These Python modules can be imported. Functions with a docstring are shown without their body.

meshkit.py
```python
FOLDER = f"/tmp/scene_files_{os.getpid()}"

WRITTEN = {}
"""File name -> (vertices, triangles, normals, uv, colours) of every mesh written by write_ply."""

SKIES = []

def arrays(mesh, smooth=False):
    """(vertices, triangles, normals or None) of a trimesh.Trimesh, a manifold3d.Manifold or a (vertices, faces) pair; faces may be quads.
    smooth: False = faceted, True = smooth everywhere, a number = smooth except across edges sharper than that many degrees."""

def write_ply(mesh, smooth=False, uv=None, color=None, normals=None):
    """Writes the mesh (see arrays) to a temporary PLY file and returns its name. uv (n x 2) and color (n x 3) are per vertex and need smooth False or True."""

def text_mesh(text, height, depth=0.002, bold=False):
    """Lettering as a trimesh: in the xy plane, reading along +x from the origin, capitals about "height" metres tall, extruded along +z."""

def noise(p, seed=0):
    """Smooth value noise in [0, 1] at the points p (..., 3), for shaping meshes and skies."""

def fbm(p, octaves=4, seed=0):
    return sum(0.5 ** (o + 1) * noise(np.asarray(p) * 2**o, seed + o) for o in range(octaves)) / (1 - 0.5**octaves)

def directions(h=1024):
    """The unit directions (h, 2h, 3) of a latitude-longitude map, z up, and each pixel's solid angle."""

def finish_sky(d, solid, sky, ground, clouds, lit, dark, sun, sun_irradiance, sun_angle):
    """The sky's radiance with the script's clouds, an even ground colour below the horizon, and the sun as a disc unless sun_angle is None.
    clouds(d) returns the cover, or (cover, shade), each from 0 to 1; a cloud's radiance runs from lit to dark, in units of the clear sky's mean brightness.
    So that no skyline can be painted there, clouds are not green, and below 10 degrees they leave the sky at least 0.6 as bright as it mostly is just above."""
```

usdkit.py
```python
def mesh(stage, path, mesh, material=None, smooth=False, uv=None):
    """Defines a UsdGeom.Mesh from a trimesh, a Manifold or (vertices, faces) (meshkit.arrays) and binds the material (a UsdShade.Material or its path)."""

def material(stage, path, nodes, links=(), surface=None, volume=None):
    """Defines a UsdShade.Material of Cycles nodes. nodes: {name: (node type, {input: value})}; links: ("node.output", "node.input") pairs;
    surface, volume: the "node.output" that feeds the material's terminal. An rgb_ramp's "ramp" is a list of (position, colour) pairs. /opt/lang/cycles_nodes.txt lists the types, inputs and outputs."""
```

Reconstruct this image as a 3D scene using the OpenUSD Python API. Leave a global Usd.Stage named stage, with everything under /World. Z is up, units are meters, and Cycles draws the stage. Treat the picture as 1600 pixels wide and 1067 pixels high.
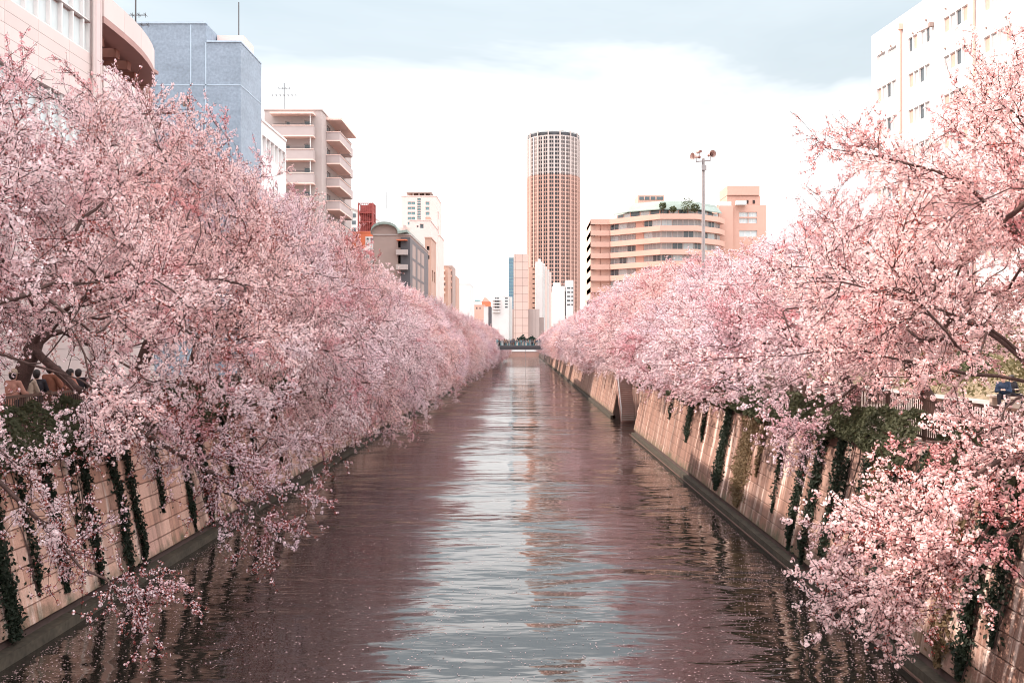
import math, random
import numpy as np, trimesh, manifold3d
import usdkit, meshkit
from pxr import Gf, Sdf, Usd, UsdGeom, UsdLux, UsdShade, Vt

stage = Usd.Stage.CreateInMemory()
UsdGeom.SetStageUpAxis(stage, 'Z')
UsdGeom.Xform.Define(stage, '/World')
UsdGeom.Scope.Define(stage, '/World/Looks')

# ---------------------------------------------------------------- camera, sky, sun, exposure
FPX, CX, CY, CAMH = 1555.0, 821.0, 540.0, 6.6        # focal length and vanishing point in photograph pixels, eye above the water
S = 4.25                                             # street level above the water
cam = UsdGeom.Camera.Define(stage, '/World/camera')
cam.AddTranslateOp().Set(Gf.Vec3d(0, 0, CAMH))
cam.AddRotateXOp().Set(90.0)
cam.CreateHorizontalApertureAttr(36.0)
cam.CreateFocalLengthAttr(36.0 * FPX / 1600)
cam.CreateHorizontalApertureOffsetAttr(-(CX - 800) / 1600 * 36.0)
cam.CreateVerticalApertureOffsetAttr((CY - 533.5) / 1600 * 36.0)
cam.CreateClippingRangeAttr(Gf.Vec2f(0.1, 20000))
cam.CreateExposureAttr(0.60)

SUN_DIR = np.array([-0.80, 0.06, 0.0]); SUN_EL = math.radians(41)
SUN_DIR = SUN_DIR / np.linalg.norm(SUN_DIR) * math.cos(SUN_EL); SUN_DIR[2] = math.sin(SUN_EL)
dome = UsdLux.DomeLight.Define(stage, '/World/sky')
usdkit.material(stage, '/World/Looks/sky_look', {
    'tc': ('texture_coordinate', {}),
    'sky': ('sky_texture', {'sky_type': 'single_scattering', 'sun_disc': False, 'sun_elevation': SUN_EL, 'sun_rotation': math.atan2(SUN_DIR[0], SUN_DIR[1])}),
    'map': ('mapping', {'scale': (1.0, 1.0, 3.6), 'location': (3.6, 0.9, 0.5)}),
    'n': ('noise_texture', {'scale': 1.7, 'detail': 6.0, 'roughness': 0.55, 'distortion': 0.35}),
    'sep': ('separate_xyz', {}),
    'h': ('rgb_ramp', {'ramp': [(0.0, (.50,) * 3), (0.12, (.46,) * 3), (0.19, (.36,) * 3), (0.25, (.18,) * 3), (0.32, (.04,) * 3), (0.40, (.20,) * 3), (0.60, (.30,) * 3), (1.0, (.30,) * 3)]}),
    'low': ('math', {'math_type': 'subtract', 'value2': 0.17}), 'over': ('map_range', {'from_min': 0.0, 'from_max': 1.0, 'to_min': 1.0, 'to_max': 3.6, 'clamp': True}), 'vs': ('vector_math', {'math_type': 'scale'}),
    'add': ('math', {'math_type': 'add'}),
    'r': ('rgb_ramp', {'ramp': [(0.0, (0.02,) * 3), (0.40, (0.16,) * 3), (0.62, (0.70,) * 3), (0.80, (0.98,) * 3), (1.0, (1, 1, 1))]}),
    'gray': ('mix', {'mix_type': 'mix', 'fac': 0.78, 'color2': (2.75, 3.3, 3.4)}),
    'mix': ('mix', {'mix_type': 'mix', 'color2': (10.2, 9.9, 9.8)}),
    'bg': ('background_shader', {'strength': 0.08}),
}, [('tc.generated', 'map.vector'), ('map.vector', 'n.vector'), ('tc.generated', 'sep.vector'), ('sep.z', 'h.fac'), ('n.fac', 'add.value1'), ('h.color', 'low.value1'), ('low.value', 'add.value2'), ('sep.z', 'over.value'), ('over.result', 'vs.scale'), ('mix.color', 'vs.vector1'),
    ('add.value', 'r.fac'), ('sky.color', 'gray.color1'), ('r.color', 'mix.fac'), ('gray.color', 'mix.color1'), ('vs.vector', 'bg.color')], surface='bg.background')
UsdShade.MaterialBindingAPI.Apply(dome.GetPrim()).Bind(UsdShade.Material.Get(stage, '/World/Looks/sky_look'))
dome.GetPrim().SetCustomDataByKey('kind', 'structure')
dome.GetPrim().SetCustomDataByKey('label', 'pale bright cloudy sky over the canal and the city')
sun = UsdLux.DistantLight.Define(stage, '/World/sun')
sun.CreateIntensityAttr(1.25)
sun.CreateAngleAttr(0.5)
sun.CreateNormalizeAttr(True)
sun.CreateColorAttr(Gf.Vec3f(1.0, 0.86, 0.76))
_m = Gf.Matrix4d().SetLookAt(Gf.Vec3d(0, 0, 0), Gf.Vec3d(*(-SUN_DIR)), Gf.Vec3d(0, 0, 1)).GetInverse()
sun.AddTransformOp().Set(_m)

# ---------------------------------------------------------------- helpers
def at(px, py, Y):
    return np.array([(px - CX) / FPX * Y, Y, CAMH - (py - CY) / FPX * Y])
def zat(py, Y): return CAMH - (py - CY) / FPX * Y
def xat(px, Y): return (px - CX) / FPX * Y

_used = {}
def numbered(parent, name):
    k = (parent, name); n = _used.get(k, 0); _used[k] = n + 1
    return name if n == 0 else '%s_%03d' % (name, n)
def P(o): return o if isinstance(o, str) else str(o.GetPath())
def tag(o, label=None, cat=None, group=None, kind=None):
    p = o if isinstance(o, Usd.Prim) else o.GetPrim()
    for k, v in (('label', label), ('category', cat), ('group', group), ('kind', kind)):
        if v: p.SetCustomDataByKey(k, v)
    return p
def thing(name, label, cat, loc=(0, 0, 0), rz=0, group=None, kind=None, scale=None):
    path = '/World/' + numbered('/World', name)
    x = UsdGeom.Xform.Define(stage, path)
    x.AddTranslateOp().Set(Gf.Vec3d(*map(float, loc)))
    if rz: x.AddRotateZOp().Set(math.degrees(rz))
    if scale: x.AddScaleOp().Set(Gf.Vec3f(*map(float, np.broadcast_to(scale, 3))))
    return tag(x, label, cat, group, kind)
class MB:
    """collects faces for one mesh"""
    def __init__(self): self.v, self.f, self.n = [], [], 0
    def add(self, v, f):
        v = np.asarray(v, float).reshape(-1, 3); f = np.asarray(f, int)
        if f.shape[1] == 4: f = np.vstack([f[:, [0, 1, 2]], f[:, [0, 2, 3]]])
        self.v.append(v); self.f.append(f + self.n); self.n += len(v); return self
    def tm(self, m): return self.add(m.vertices, m.faces)
    def box(self, lo, hi):
        (a, b, c), (d, e, g) = lo, hi
        return self.hexa([(a, b, c), (d, b, c), (d, e, c), (a, e, c), (a, b, g), (d, b, g), (d, e, g), (a, e, g)])
    def hexa(self, p):
        return self.add(p, [[0, 3, 2, 1], [4, 5, 6, 7], [0, 1, 5, 4], [1, 2, 6, 5], [2, 3, 7, 6], [3, 0, 4, 7]])
    def obox(self, c, size, rz=0.0):
        w, d, h = np.asarray(size) / 2; co, si = math.cos(rz), math.sin(rz)
        pts = []
        for z in (-h, h):
            for x, y in ((-w, -d), (w, -d), (w, d), (-w, d)):
                pts.append((c[0] + x * co - y * si, c[1] + x * si + y * co, c[2] + z))
        return self.hexa(pts)
    def bar(self, a, b, w, h=None):
        """rectangular bar from a to b"""
        a, b = np.asarray(a, float), np.asarray(b, float); h = h or w
        d = b - a; d /= np.linalg.norm(d)
        up = np.array([0, 0, 1.0]) if abs(d[2]) < .95 else np.array([1.0, 0, 0])
        s = np.cross(d, up); s /= np.linalg.norm(s); u = np.cross(s, d)
        q = [(-w, -h), (w, -h), (w, h), (-w, h)]
        return self.hexa([a + s * i / 2 + u * j / 2 for i, j in q] + [b + s * i / 2 + u * j / 2 for i, j in q])
    def tube(self, pts, radii, sides=6, cap=True):
        p = np.asarray(pts, float); r = np.broadcast_to(radii, (len(p),))
        t = np.gradient(p, axis=0); t /= np.linalg.norm(t, axis=1, keepdims=True) + 1e-12
        ref = np.array([0, 0, 1.0]) if abs(t[0][2]) < .9 else np.array([1.0, 0, 0])
        a = np.cross(t[0], ref); a /= np.linalg.norm(a); A = []
        for i in range(len(p)):
            a = a - t[i] * (a @ t[i]); a /= np.linalg.norm(a) + 1e-12; A.append(a)
        A = np.array(A); B = np.cross(t, A); ang = np.arange(sides) * 2 * np.pi / sides
        v = p[:, None] + r[:, None, None] * (np.cos(ang)[None, :, None] * A[:, None] + np.sin(ang)[None, :, None] * B[:, None])
        i, j = np.meshgrid(np.arange(len(p) - 1), np.arange(sides), indexing='ij')
        q = np.stack([i * sides + j, i * sides + (j + 1) % sides, (i + 1) * sides + (j + 1) % sides, (i + 1) * sides + j], -1).reshape(-1, 4)
        self.add(v.reshape(-1, 3), q)
        if cap:
            n = len(p)
            for base, pt, flip in ((0, p[0], 1), ((n - 1) * sides, p[-1], 0)):
                ring = v.reshape(-1, 3)[base:base + sides]
                f = [[sides, (k + 1) % sides, k] if flip else [sides, k, (k + 1) % sides] for k in range(sides)]
                self.add(np.vstack([ring, pt]), f)
        return self
    def prism(self, poly, z0, z1):
        """vertical prism over a simple xy polygon (counter-clockwise)"""
        m = trimesh.creation.extrude_polygon(__import__('shapely').Polygon(poly), z1 - z0, engine='earcut'); m.apply_translation([0, 0, z0]); return self.tm(m)
    def arrays(self): return np.vstack(self.v), np.vstack(self.f)
    def build(self, name, mat, parent=None, smooth=False, label=None, kind=None):
        base = P(parent) if parent is not None else '/World'
        path = base + '/' + numbered(base, name)
        m = usdkit.mesh(stage, path, self.arrays(), '/World/Looks/' + mat, smooth)
        return tag(m, label, kind=kind)
def copy_of(src, name, label, cat, loc, rz=0, group=None, scale=None):
    t = thing(name, label, cat, loc, rz, group, scale=scale)
    t.GetReferences().AddInternalReference(Sdf.Path(src)); t.SetInstanceable(True)
    return t

# ---------------------------------------------------------------- materials
def mat(name, color, rough=0.7, var=0.12, scale=1.5, spec=0.4, metallic=0.0, stretch=(1, 1, 1), rnd=0.0, fine=0.0, fine_scale=40, bump=0.0):
    """plain surface: colour with soft noise, fine grain, and a shift of tone per object"""
    c = np.asarray(color, float)
    nodes = {'g': ('geometry', {}), 'm': ('mapping', {'scale': stretch}), 'n': ('noise_texture', {'scale': scale, 'detail': 6.0, 'roughness': 0.6}),
             'r': ('rgb_ramp', {'ramp': [(0.25, tuple(c * (1 - var))), (0.75, tuple(np.minimum(c * (1 + var), .95)))]}),
             'n2': ('noise_texture', {'scale': fine_scale, 'detail': 3.0}), 'mr': ('map_range', {'from_min': 0.3, 'from_max': 0.7, 'to_min': 1 - fine, 'to_max': 1 + fine}),
             'oi': ('object_info', {}), 'mo': ('map_range', {'from_min': 0.0, 'from_max': 1.0, 'to_min': 1 - rnd, 'to_max': 1 + rnd}),
             'mu': ('math', {'math_type': 'multiply'}), 'vm': ('vector_math', {'vector_math_type': 'scale', 'math_type': 'scale'}),
             'p': ('principled_bsdf', {'roughness': rough, 'specular_ior_level': spec, 'metallic': metallic})}
    nodes['vm'] = ('vector_math', {'math_type': 'scale'})
    links = [('g.position', 'm.vector'), ('m.vector', 'n.vector'), ('n.fac', 'r.fac'), ('g.position', 'n2.vector'), ('n2.fac', 'mr.value'), ('oi.random', 'mo.value'),
             ('mr.result', 'mu.value1'), ('mo.result', 'mu.value2'), ('r.color', 'vm.vector1'), ('mu.value', 'vm.scale'), ('vm.vector', 'p.base_color')]
    if bump:
        nodes['b'] = ('bump', {'strength': bump, 'distance': 0.02}); links += [('n2.fac', 'b.height'), ('b.normal', 'p.normal')]
    usdkit.material(stage, '/World/Looks/' + name, nodes, links, surface='p.BSDF')
    return name
mat('ground_look', (0.30, 0.27, 0.25), 0.9, .2, .4, fine=.1)
mat('paving', (0.44, 0.36, 0.32), 0.85, .15, .8, fine=.12)
mat('asphalt', (0.11, 0.10, 0.10), 0.9, .2, .5, fine=.15)
mat('white_line', (0.75, 0.72, 0.70), 0.7, .1)
mat('joint', (0.07, 0.045, 0.04), 0.95, .3)
mat('rust_brown', (0.105, 0.058, 0.045), 0.6, .25, 3, fine=.1)
mat('dark_metal', (0.05, 0.045, 0.05), 0.5, .2)
mat('steel', (0.30, 0.27, 0.27), 0.45, .15, metallic=.3)
mat('white_metal', (0.72, 0.68, 0.67), 0.5, .08)
mat('bark', (0.085, 0.048, 0.042), 0.9, .35, 5, fine=.3, fine_scale=30, bump=.6)
mat('concrete', (0.40, 0.31, 0.28), 0.9, .2, 1.2, fine=.1)
mat('step_stone', (0.42, 0.24, 0.20), 0.85, .18, 2, fine=.12)
mat('mossy_footing', (0.052, 0.042, 0.030), .9, .45, 1.2, fine=.3, fine_scale=9)
mat('glass', (0.06, 0.075, 0.085), 0.06, .25, .6, spec=.8)
mat('teal_glass', (0.17, 0.30, 0.32), 0.1, .25, .2, spec=.8)
mat('pale_glass', (0.50, 0.55, 0.56), 0.08, .1, .3, spec=.8)

def leaf_mat(name, a, b, trans=.3):
    usdkit.material(stage, '/World/Looks/' + name, {
        'g': ('geometry', {}), 'r': ('rgb_ramp', {'ramp': [(0, a), (1, b)]}),
        'd': ('principled_bsdf', {'roughness': 0.6, 'specular_ior_level': .25}), 't': ('translucent_bsdf', {}), 'x': ('mix_closure', {'fac': trans})},
        [('g.random_per_island', 'r.fac'), ('r.color', 'd.base_color'), ('r.color', 't.color'), ('d.BSDF', 'x.closure1'), ('t.BSDF', 'x.closure2')], surface='x.closure')
leaf_mat('ivy_leaf', (0.020, 0.030, 0.018), (0.10, 0.105, 0.06))
leaf_mat('hedge_leaf', (0.075, 0.080, 0.042), (0.33, 0.30, 0.19))
leaf_mat('dry_leaf', (0.16, 0.11, 0.06), (0.46, 0.36, 0.24))
leaf_mat('bush_leaf', (0.08, 0.09, 0.04), (0.27, 0.25, 0.14))
leaf_mat('dark_leaf', (0.015, 0.03, 0.022), (0.05, 0.075, 0.05))
leaf_mat('petal_float', (0.55, 0.38, 0.38), (0.85, 0.74, 0.74), .1)

# blossom: the petals' own colours come from the vertices (reddish throat, pale tips, dark twig), with drifts of redder, sparser flowering wood
usdkit.material(stage, '/World/Looks/blossom_look', {
    'a': ('attribute', {'attribute': 'displayColor'}), 'oi': ('object_info', {}), 'g': ('geometry', {}),
    'n': ('noise_texture', {'scale': 0.32, 'detail': 3.0, 'roughness': 0.6}), 'mr': ('map_range', {'from_min': 0.50, 'from_max': 0.66, 'to_min': 0.0, 'to_max': 0.9, 'clamp': True}),
    'mo': ('map_range', {'from_min': 0.0, 'from_max': 1.0, 'to_min': -0.34, 'to_max': 0.18}), 'ad': ('math', {'math_type': 'add', 'use_clamp': True}),
    'mx': ('mix', {'mix_type': 'multiply', 'color2': (0.80, 0.50, 0.52)}),
    'd': ('diffuse_bsdf', {}), 't': ('translucent_bsdf', {}), 'x': ('mix_closure', {'fac': 0.24}), 'n5': ('noise_texture', {'scale': 0.075, 'detail': 2.0}), 'hue': ('rgb_ramp', {'ramp': [(0.36, (0.91, 0.84, 0.90)), (0.5, (1.0, 0.96, 0.97)), (0.64, (1.0, 0.85, 0.81))]}), 'mh': ('mix', {'mix_type': 'multiply', 'fac': 1.0})},
    [('g.position', 'n.vector'), ('n.fac', 'mr.value'), ('oi.random', 'mo.value'), ('mr.result', 'ad.value1'), ('mo.result', 'ad.value2'), ('ad.value', 'mx.fac'), ('a.color', 'mx.color1'),
     ('g.position', 'n5.vector'), ('n5.fac', 'hue.fac'), ('mx.color', 'mh.color1'), ('hue.color', 'mh.color2'), ('mh.color', 'd.color'), ('mh.color', 't.color'), ('d.BSDF', 'x.closure1'), ('t.BSDF', 'x.closure2')], surface='x.closure')

# canal stone: tone differs from block to block, lime runs and dirt streak down, moss sits at the waterline
for _nm, _k in (('wall_stone', 0.74), ('left_wall_stone', 1.36)):  # same stone, right darkened and left brightened: wall shade and light put into colour
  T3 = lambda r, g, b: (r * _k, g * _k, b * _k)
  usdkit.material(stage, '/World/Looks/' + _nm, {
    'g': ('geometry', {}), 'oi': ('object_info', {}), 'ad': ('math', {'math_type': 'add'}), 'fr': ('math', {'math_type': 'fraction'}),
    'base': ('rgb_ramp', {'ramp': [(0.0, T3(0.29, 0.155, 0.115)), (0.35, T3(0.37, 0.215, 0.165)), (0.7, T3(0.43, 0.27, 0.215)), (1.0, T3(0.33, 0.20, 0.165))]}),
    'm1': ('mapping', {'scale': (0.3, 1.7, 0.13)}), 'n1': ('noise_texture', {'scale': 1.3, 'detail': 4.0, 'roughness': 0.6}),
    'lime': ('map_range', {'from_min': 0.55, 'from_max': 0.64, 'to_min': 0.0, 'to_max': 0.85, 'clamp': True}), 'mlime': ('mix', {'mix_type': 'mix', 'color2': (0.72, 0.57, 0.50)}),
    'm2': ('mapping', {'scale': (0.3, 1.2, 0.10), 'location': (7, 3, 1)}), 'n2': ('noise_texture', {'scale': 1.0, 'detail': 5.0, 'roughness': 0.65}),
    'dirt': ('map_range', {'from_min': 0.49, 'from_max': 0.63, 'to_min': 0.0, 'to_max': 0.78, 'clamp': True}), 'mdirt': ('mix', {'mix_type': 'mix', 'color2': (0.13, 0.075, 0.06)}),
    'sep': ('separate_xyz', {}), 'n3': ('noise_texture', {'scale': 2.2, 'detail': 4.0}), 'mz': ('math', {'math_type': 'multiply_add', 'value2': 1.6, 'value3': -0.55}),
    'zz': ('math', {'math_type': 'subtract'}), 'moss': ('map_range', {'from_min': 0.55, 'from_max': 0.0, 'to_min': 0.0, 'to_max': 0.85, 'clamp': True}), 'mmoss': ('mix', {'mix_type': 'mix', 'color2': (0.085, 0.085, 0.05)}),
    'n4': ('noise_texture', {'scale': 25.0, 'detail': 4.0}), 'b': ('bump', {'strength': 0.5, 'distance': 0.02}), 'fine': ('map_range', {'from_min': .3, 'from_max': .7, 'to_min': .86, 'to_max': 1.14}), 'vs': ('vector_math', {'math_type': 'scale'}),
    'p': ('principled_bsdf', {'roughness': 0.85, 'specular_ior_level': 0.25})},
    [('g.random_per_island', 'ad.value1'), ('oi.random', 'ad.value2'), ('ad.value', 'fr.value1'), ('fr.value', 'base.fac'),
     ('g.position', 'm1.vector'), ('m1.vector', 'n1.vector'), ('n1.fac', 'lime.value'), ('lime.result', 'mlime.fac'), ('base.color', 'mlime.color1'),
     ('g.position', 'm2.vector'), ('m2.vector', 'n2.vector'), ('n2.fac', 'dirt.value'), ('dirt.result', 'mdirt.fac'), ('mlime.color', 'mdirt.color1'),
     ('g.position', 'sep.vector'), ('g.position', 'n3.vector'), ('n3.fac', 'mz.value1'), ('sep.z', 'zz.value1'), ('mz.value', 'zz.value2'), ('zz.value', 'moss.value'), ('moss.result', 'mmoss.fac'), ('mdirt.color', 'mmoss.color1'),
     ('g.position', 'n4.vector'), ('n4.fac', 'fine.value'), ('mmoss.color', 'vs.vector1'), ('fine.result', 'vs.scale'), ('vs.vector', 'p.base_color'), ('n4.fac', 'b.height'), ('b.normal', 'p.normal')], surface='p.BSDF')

usdkit.material(stage, '/World/Looks/water_look', {
    'g': ('geometry', {}), 'm1': ('mapping', {'scale': (0.26, 0.52, 1)}), 'n1': ('noise_texture', {'scale': 0.8, 'detail': 2.0, 'roughness': 0.45, 'distortion': 0.5}),
    'm2': ('mapping', {'scale': (0.62, 1.75, 1), 'rotation': (0, 0, 0.08)}), 'n2': ('noise_texture', {'scale': 1.25, 'detail': 2.0, 'roughness': 0.5, 'distortion': 0.3}),
    'm3': ('mapping', {'scale': (0.06, 0.10, 1)}), 'n3': ('noise_texture', {'scale': 1.0, 'detail': 1.0}), 'calm': ('map_range', {'from_min': .35, 'from_max': .65, 'to_min': .35, 'to_max': 1.3, 'clamp': True}),
    'm4': ('mapping', {'scale': (1.3, 7.0, 1), 'rotation': (0, 0, -0.06)}), 'n4': ('noise_texture', {'scale': 1.1, 'detail': 3.0, 'roughness': 0.6}), 's4': ('math', {'math_type': 'multiply', 'value2': 0.03}), 'ad2': ('math', {'math_type': 'add'}),
    's1': ('math', {'math_type': 'multiply', 'value2': 2.3}), 's2': ('math', {'math_type': 'multiply', 'value2': 0.44}), 'ad': ('math', {'math_type': 'add'}), 'mu': ('math', {'math_type': 'multiply'}),
    'b': ('bump', {'strength': 1.0, 'distance': 0.078}),
    'p': ('principled_bsdf', {'base_color': (0.008, 0.006, 0.005), 'roughness': 0.015, 'ior': 1.72, 'specular_ior_level': 0.6})},
    [('g.position', 'm1.vector'), ('m1.vector', 'n1.vector'), ('g.position', 'm2.vector'), ('m2.vector', 'n2.vector'), ('n2.fac', 's2.value1'), ('n1.fac', 's1.value1'), ('s1.value', 'ad.value1'), ('s2.value', 'ad.value2'),
     ('g.position', 'm3.vector'), ('m3.vector', 'n3.vector'), ('n3.fac', 'calm.value'), ('g.position', 'm4.vector'), ('m4.vector', 'n4.vector'), ('n4.fac', 's4.value1'), ('s4.value', 'ad2.value1'), ('ad.value', 'ad2.value2'), ('ad2.value', 'mu.value1'), ('calm.result', 'mu.value2'), ('mu.value', 'b.height'), ('b.normal', 'p.normal')], surface='p.BSDF')

# ---------------------------------------------------------------- ground, water
XB = {-1: 10.8, 1: 7.85}                 # waterline of the left and the right wall
BAT = 0.20                               # batter of the walls
def wx(s, z): return s * (XB[s] + BAT * z)
YEND = 600.0
m = MB()
for a in ([(-5000, -300), (wx(-1, S) - .5, -300), (wx(-1, S) - .5, YEND), (-5000, YEND)], [(wx(1, S) + .5, -300), (5000, -300), (5000, YEND), (wx(1, S) + .5, YEND)],
          [(-5000, YEND), (5000, YEND), (5000, 9000), (-5000, 9000)]):
    m.add([(x, y, S) for x, y in a], [[0, 1, 2, 3]])
tag(m.build('ground', 'ground_look'), 'level city ground on both banks of the canal', kind='structure')
m = MB().add([(-12.5, -60, 0), (10.5, -60, 0), (10.5, YEND, 0), (-12.5, YEND, 0)], [[0, 1, 2, 3]])
tag(m.build('canal_water', 'water_look'), 'dark rippled canal water reflecting the sky', kind='structure')
def sheet(name, x0, x1, y0, y1, z, mt, label):
    tag(MB().add([(x0, y0, z), (x1, y0, z), (x1, y1, z), (x0, y1, z)], [[0, 1, 2, 3]]).build(name, mt), label, kind='structure')
sheet('riverside_path', -16.4, -12.5, -20, 250, S + .004, 'paving', 'pale paved riverside path on the left bank')
sheet('riverside_path', 9.6, 20.0, -20, 250, S + .004, 'paving', 'pale paved riverside path on the right bank')
sheet('street', -21.2, -16.4, -20, 400, S + .004, 'asphalt', 'narrow street behind the left bank trees')
m = MB()                                  # planted slope behind the right path
ys = np.arange(-10, 131, 4.0); us = np.linspace(0, 1, 7); rows = []
for y in ys:
    for u in us:
        rows.append((20 + 10 * u, y, S + 3.6 * u ** .8 + .35 * (meshkit.noise([u * 3, y * .3, 2]) - .5) * (u > 0)))
k = len(us)
m.add(rows, [[i * k + j, i * k + j + 1, (i + 1) * k + j + 1, (i + 1) * k + j] for i in range(len(ys) - 1) for j in range(k - 1)])
mat('slope_look', (0.20, 0.15, 0.095), .95, .35, .9, fine=.25, fine_scale=14)
tag(m.build('planted_slope', 'slope_look', smooth=True), 'low straw coloured slope behind the right path', kind='structure')

# ---------------------------------------------------------------- canal walls, block by block
STAIR = (73.0, 90.8)
def block(mb, s, y0, y1, z0, z1, d, jy=.008):
    """one battered facing stone: bevelled front, back sunk in the wall"""
    c = .018; out = []
    for (e, off) in ((0, .16), (0, c), (c, 0)):
        for (y, z) in ((y0 + jy + e, z0 + jy + e), (y1 - jy - e, z0 + jy + e), (y1 - jy - e, z1 - jy - e), (y0 + jy + e, z1 - jy - e)):
            out.append((wx(s, z) + s * (off - d), y, z))
    f = []
    for r in (0, 4):
        for q in range(4):
            a, b = r + q, r + (q + 1) % 4
            f.append([a, b, b + 4, a + 4])
    f.append([8, 9, 10, 11])
    if s > 0: f = [x[::-1] for x in f]
    return mb.add(out, f)
COURSES = np.linspace(0.42, S - .04, 10)
for s in (-1, 1):
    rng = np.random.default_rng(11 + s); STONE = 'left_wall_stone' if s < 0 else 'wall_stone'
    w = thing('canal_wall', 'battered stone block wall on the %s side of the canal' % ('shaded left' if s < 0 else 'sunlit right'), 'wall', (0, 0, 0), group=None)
    tag(w, kind='structure')
    spans = [(-40, YEND)] if s < 0 else [(-40, STAIR[0]), (STAIR[1], YEND)]
    far = MB()
    for (ya, yb) in spans:
        b = MB()
        b.hexa([(wx(s, -1) + s * .11, ya, -1), (wx(s, -1) + s * 1.2, ya, -1), (wx(s, -1) + s * 1.2, yb, -1), (wx(s, -1) + s * .11, yb, -1),
                (wx(s, S - .05) + s * .11, ya, S - .05), (wx(s, S - .05) + s * 1.2, ya, S - .05), (wx(s, S - .05) + s * 1.2, yb, S - .05), (wx(s, S - .05) + s * .11, yb, S - .05)])
        b.build('backing', 'joint', w)
    near_to = 40 if s < 0 else 36
    count = 0
    for c in range(9):
        y = 13.0 - (c % 2) * .5 - rng.random() * .1
        while y < 330:
            L = .92 + .22 * rng.random(); y1 = y + L
            if s > 0 and y < STAIR[1] and y1 > STAIR[0]:
                if y < STAIR[0] - .25: y1 = STAIR[0]
                else: y = STAIR[1]; continue
            d = rng.normal(0, .006)
            near = y < near_to and count < 298
            mb = MB() if near else far
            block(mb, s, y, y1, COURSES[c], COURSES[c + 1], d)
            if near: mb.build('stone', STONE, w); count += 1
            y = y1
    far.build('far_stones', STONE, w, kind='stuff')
    for (ya, yb) in spans:
        f = MB(); x0, x1 = wx(s, 0) - s * (.16 if s < 0 else .09), wx(s, 0) + s * .35
        f.box((min(x0, x1), ya, -1.2), (max(x0, x1), yb, .24)); f.build('footing', 'mossy_footing', w)
        y = max(ya, 12.0)
        while y < min(yb, 130):
            y1 = min(y + 1.95, yb); cp = MB(); a, b2 = wx(s, S) - s * .06, wx(s, S) + s * .55
            cp.box((min(a, b2), y + .01, S - .04), (max(a, b2), y1 - .01, S + .12)); cp.build('coping_stone', 'concrete', w); y = y1
    if s > 0:
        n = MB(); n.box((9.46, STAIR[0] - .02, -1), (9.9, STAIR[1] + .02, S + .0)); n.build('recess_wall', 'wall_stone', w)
        n = MB(); n.box((7.60, -40, .10), (7.64, STAIR[0], .14)); n.build('waterline_pipe', 'rust_brown', w)
# far end of the reach
w = thing('end_wall', 'low pinkish brown wall closing the far end of the canal beyond the bridge', 'wall', (0, YEND, 0))
MB().box((-16, 0, -1), (14, 1, 3.0)).build('wall_face', 'step_stone', w)
MB().box((-16.1, -.25, 3.0), (14.1, 1, S - .02)).build('parapet', 'white_metal', w)
tag(w, kind='structure')

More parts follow.
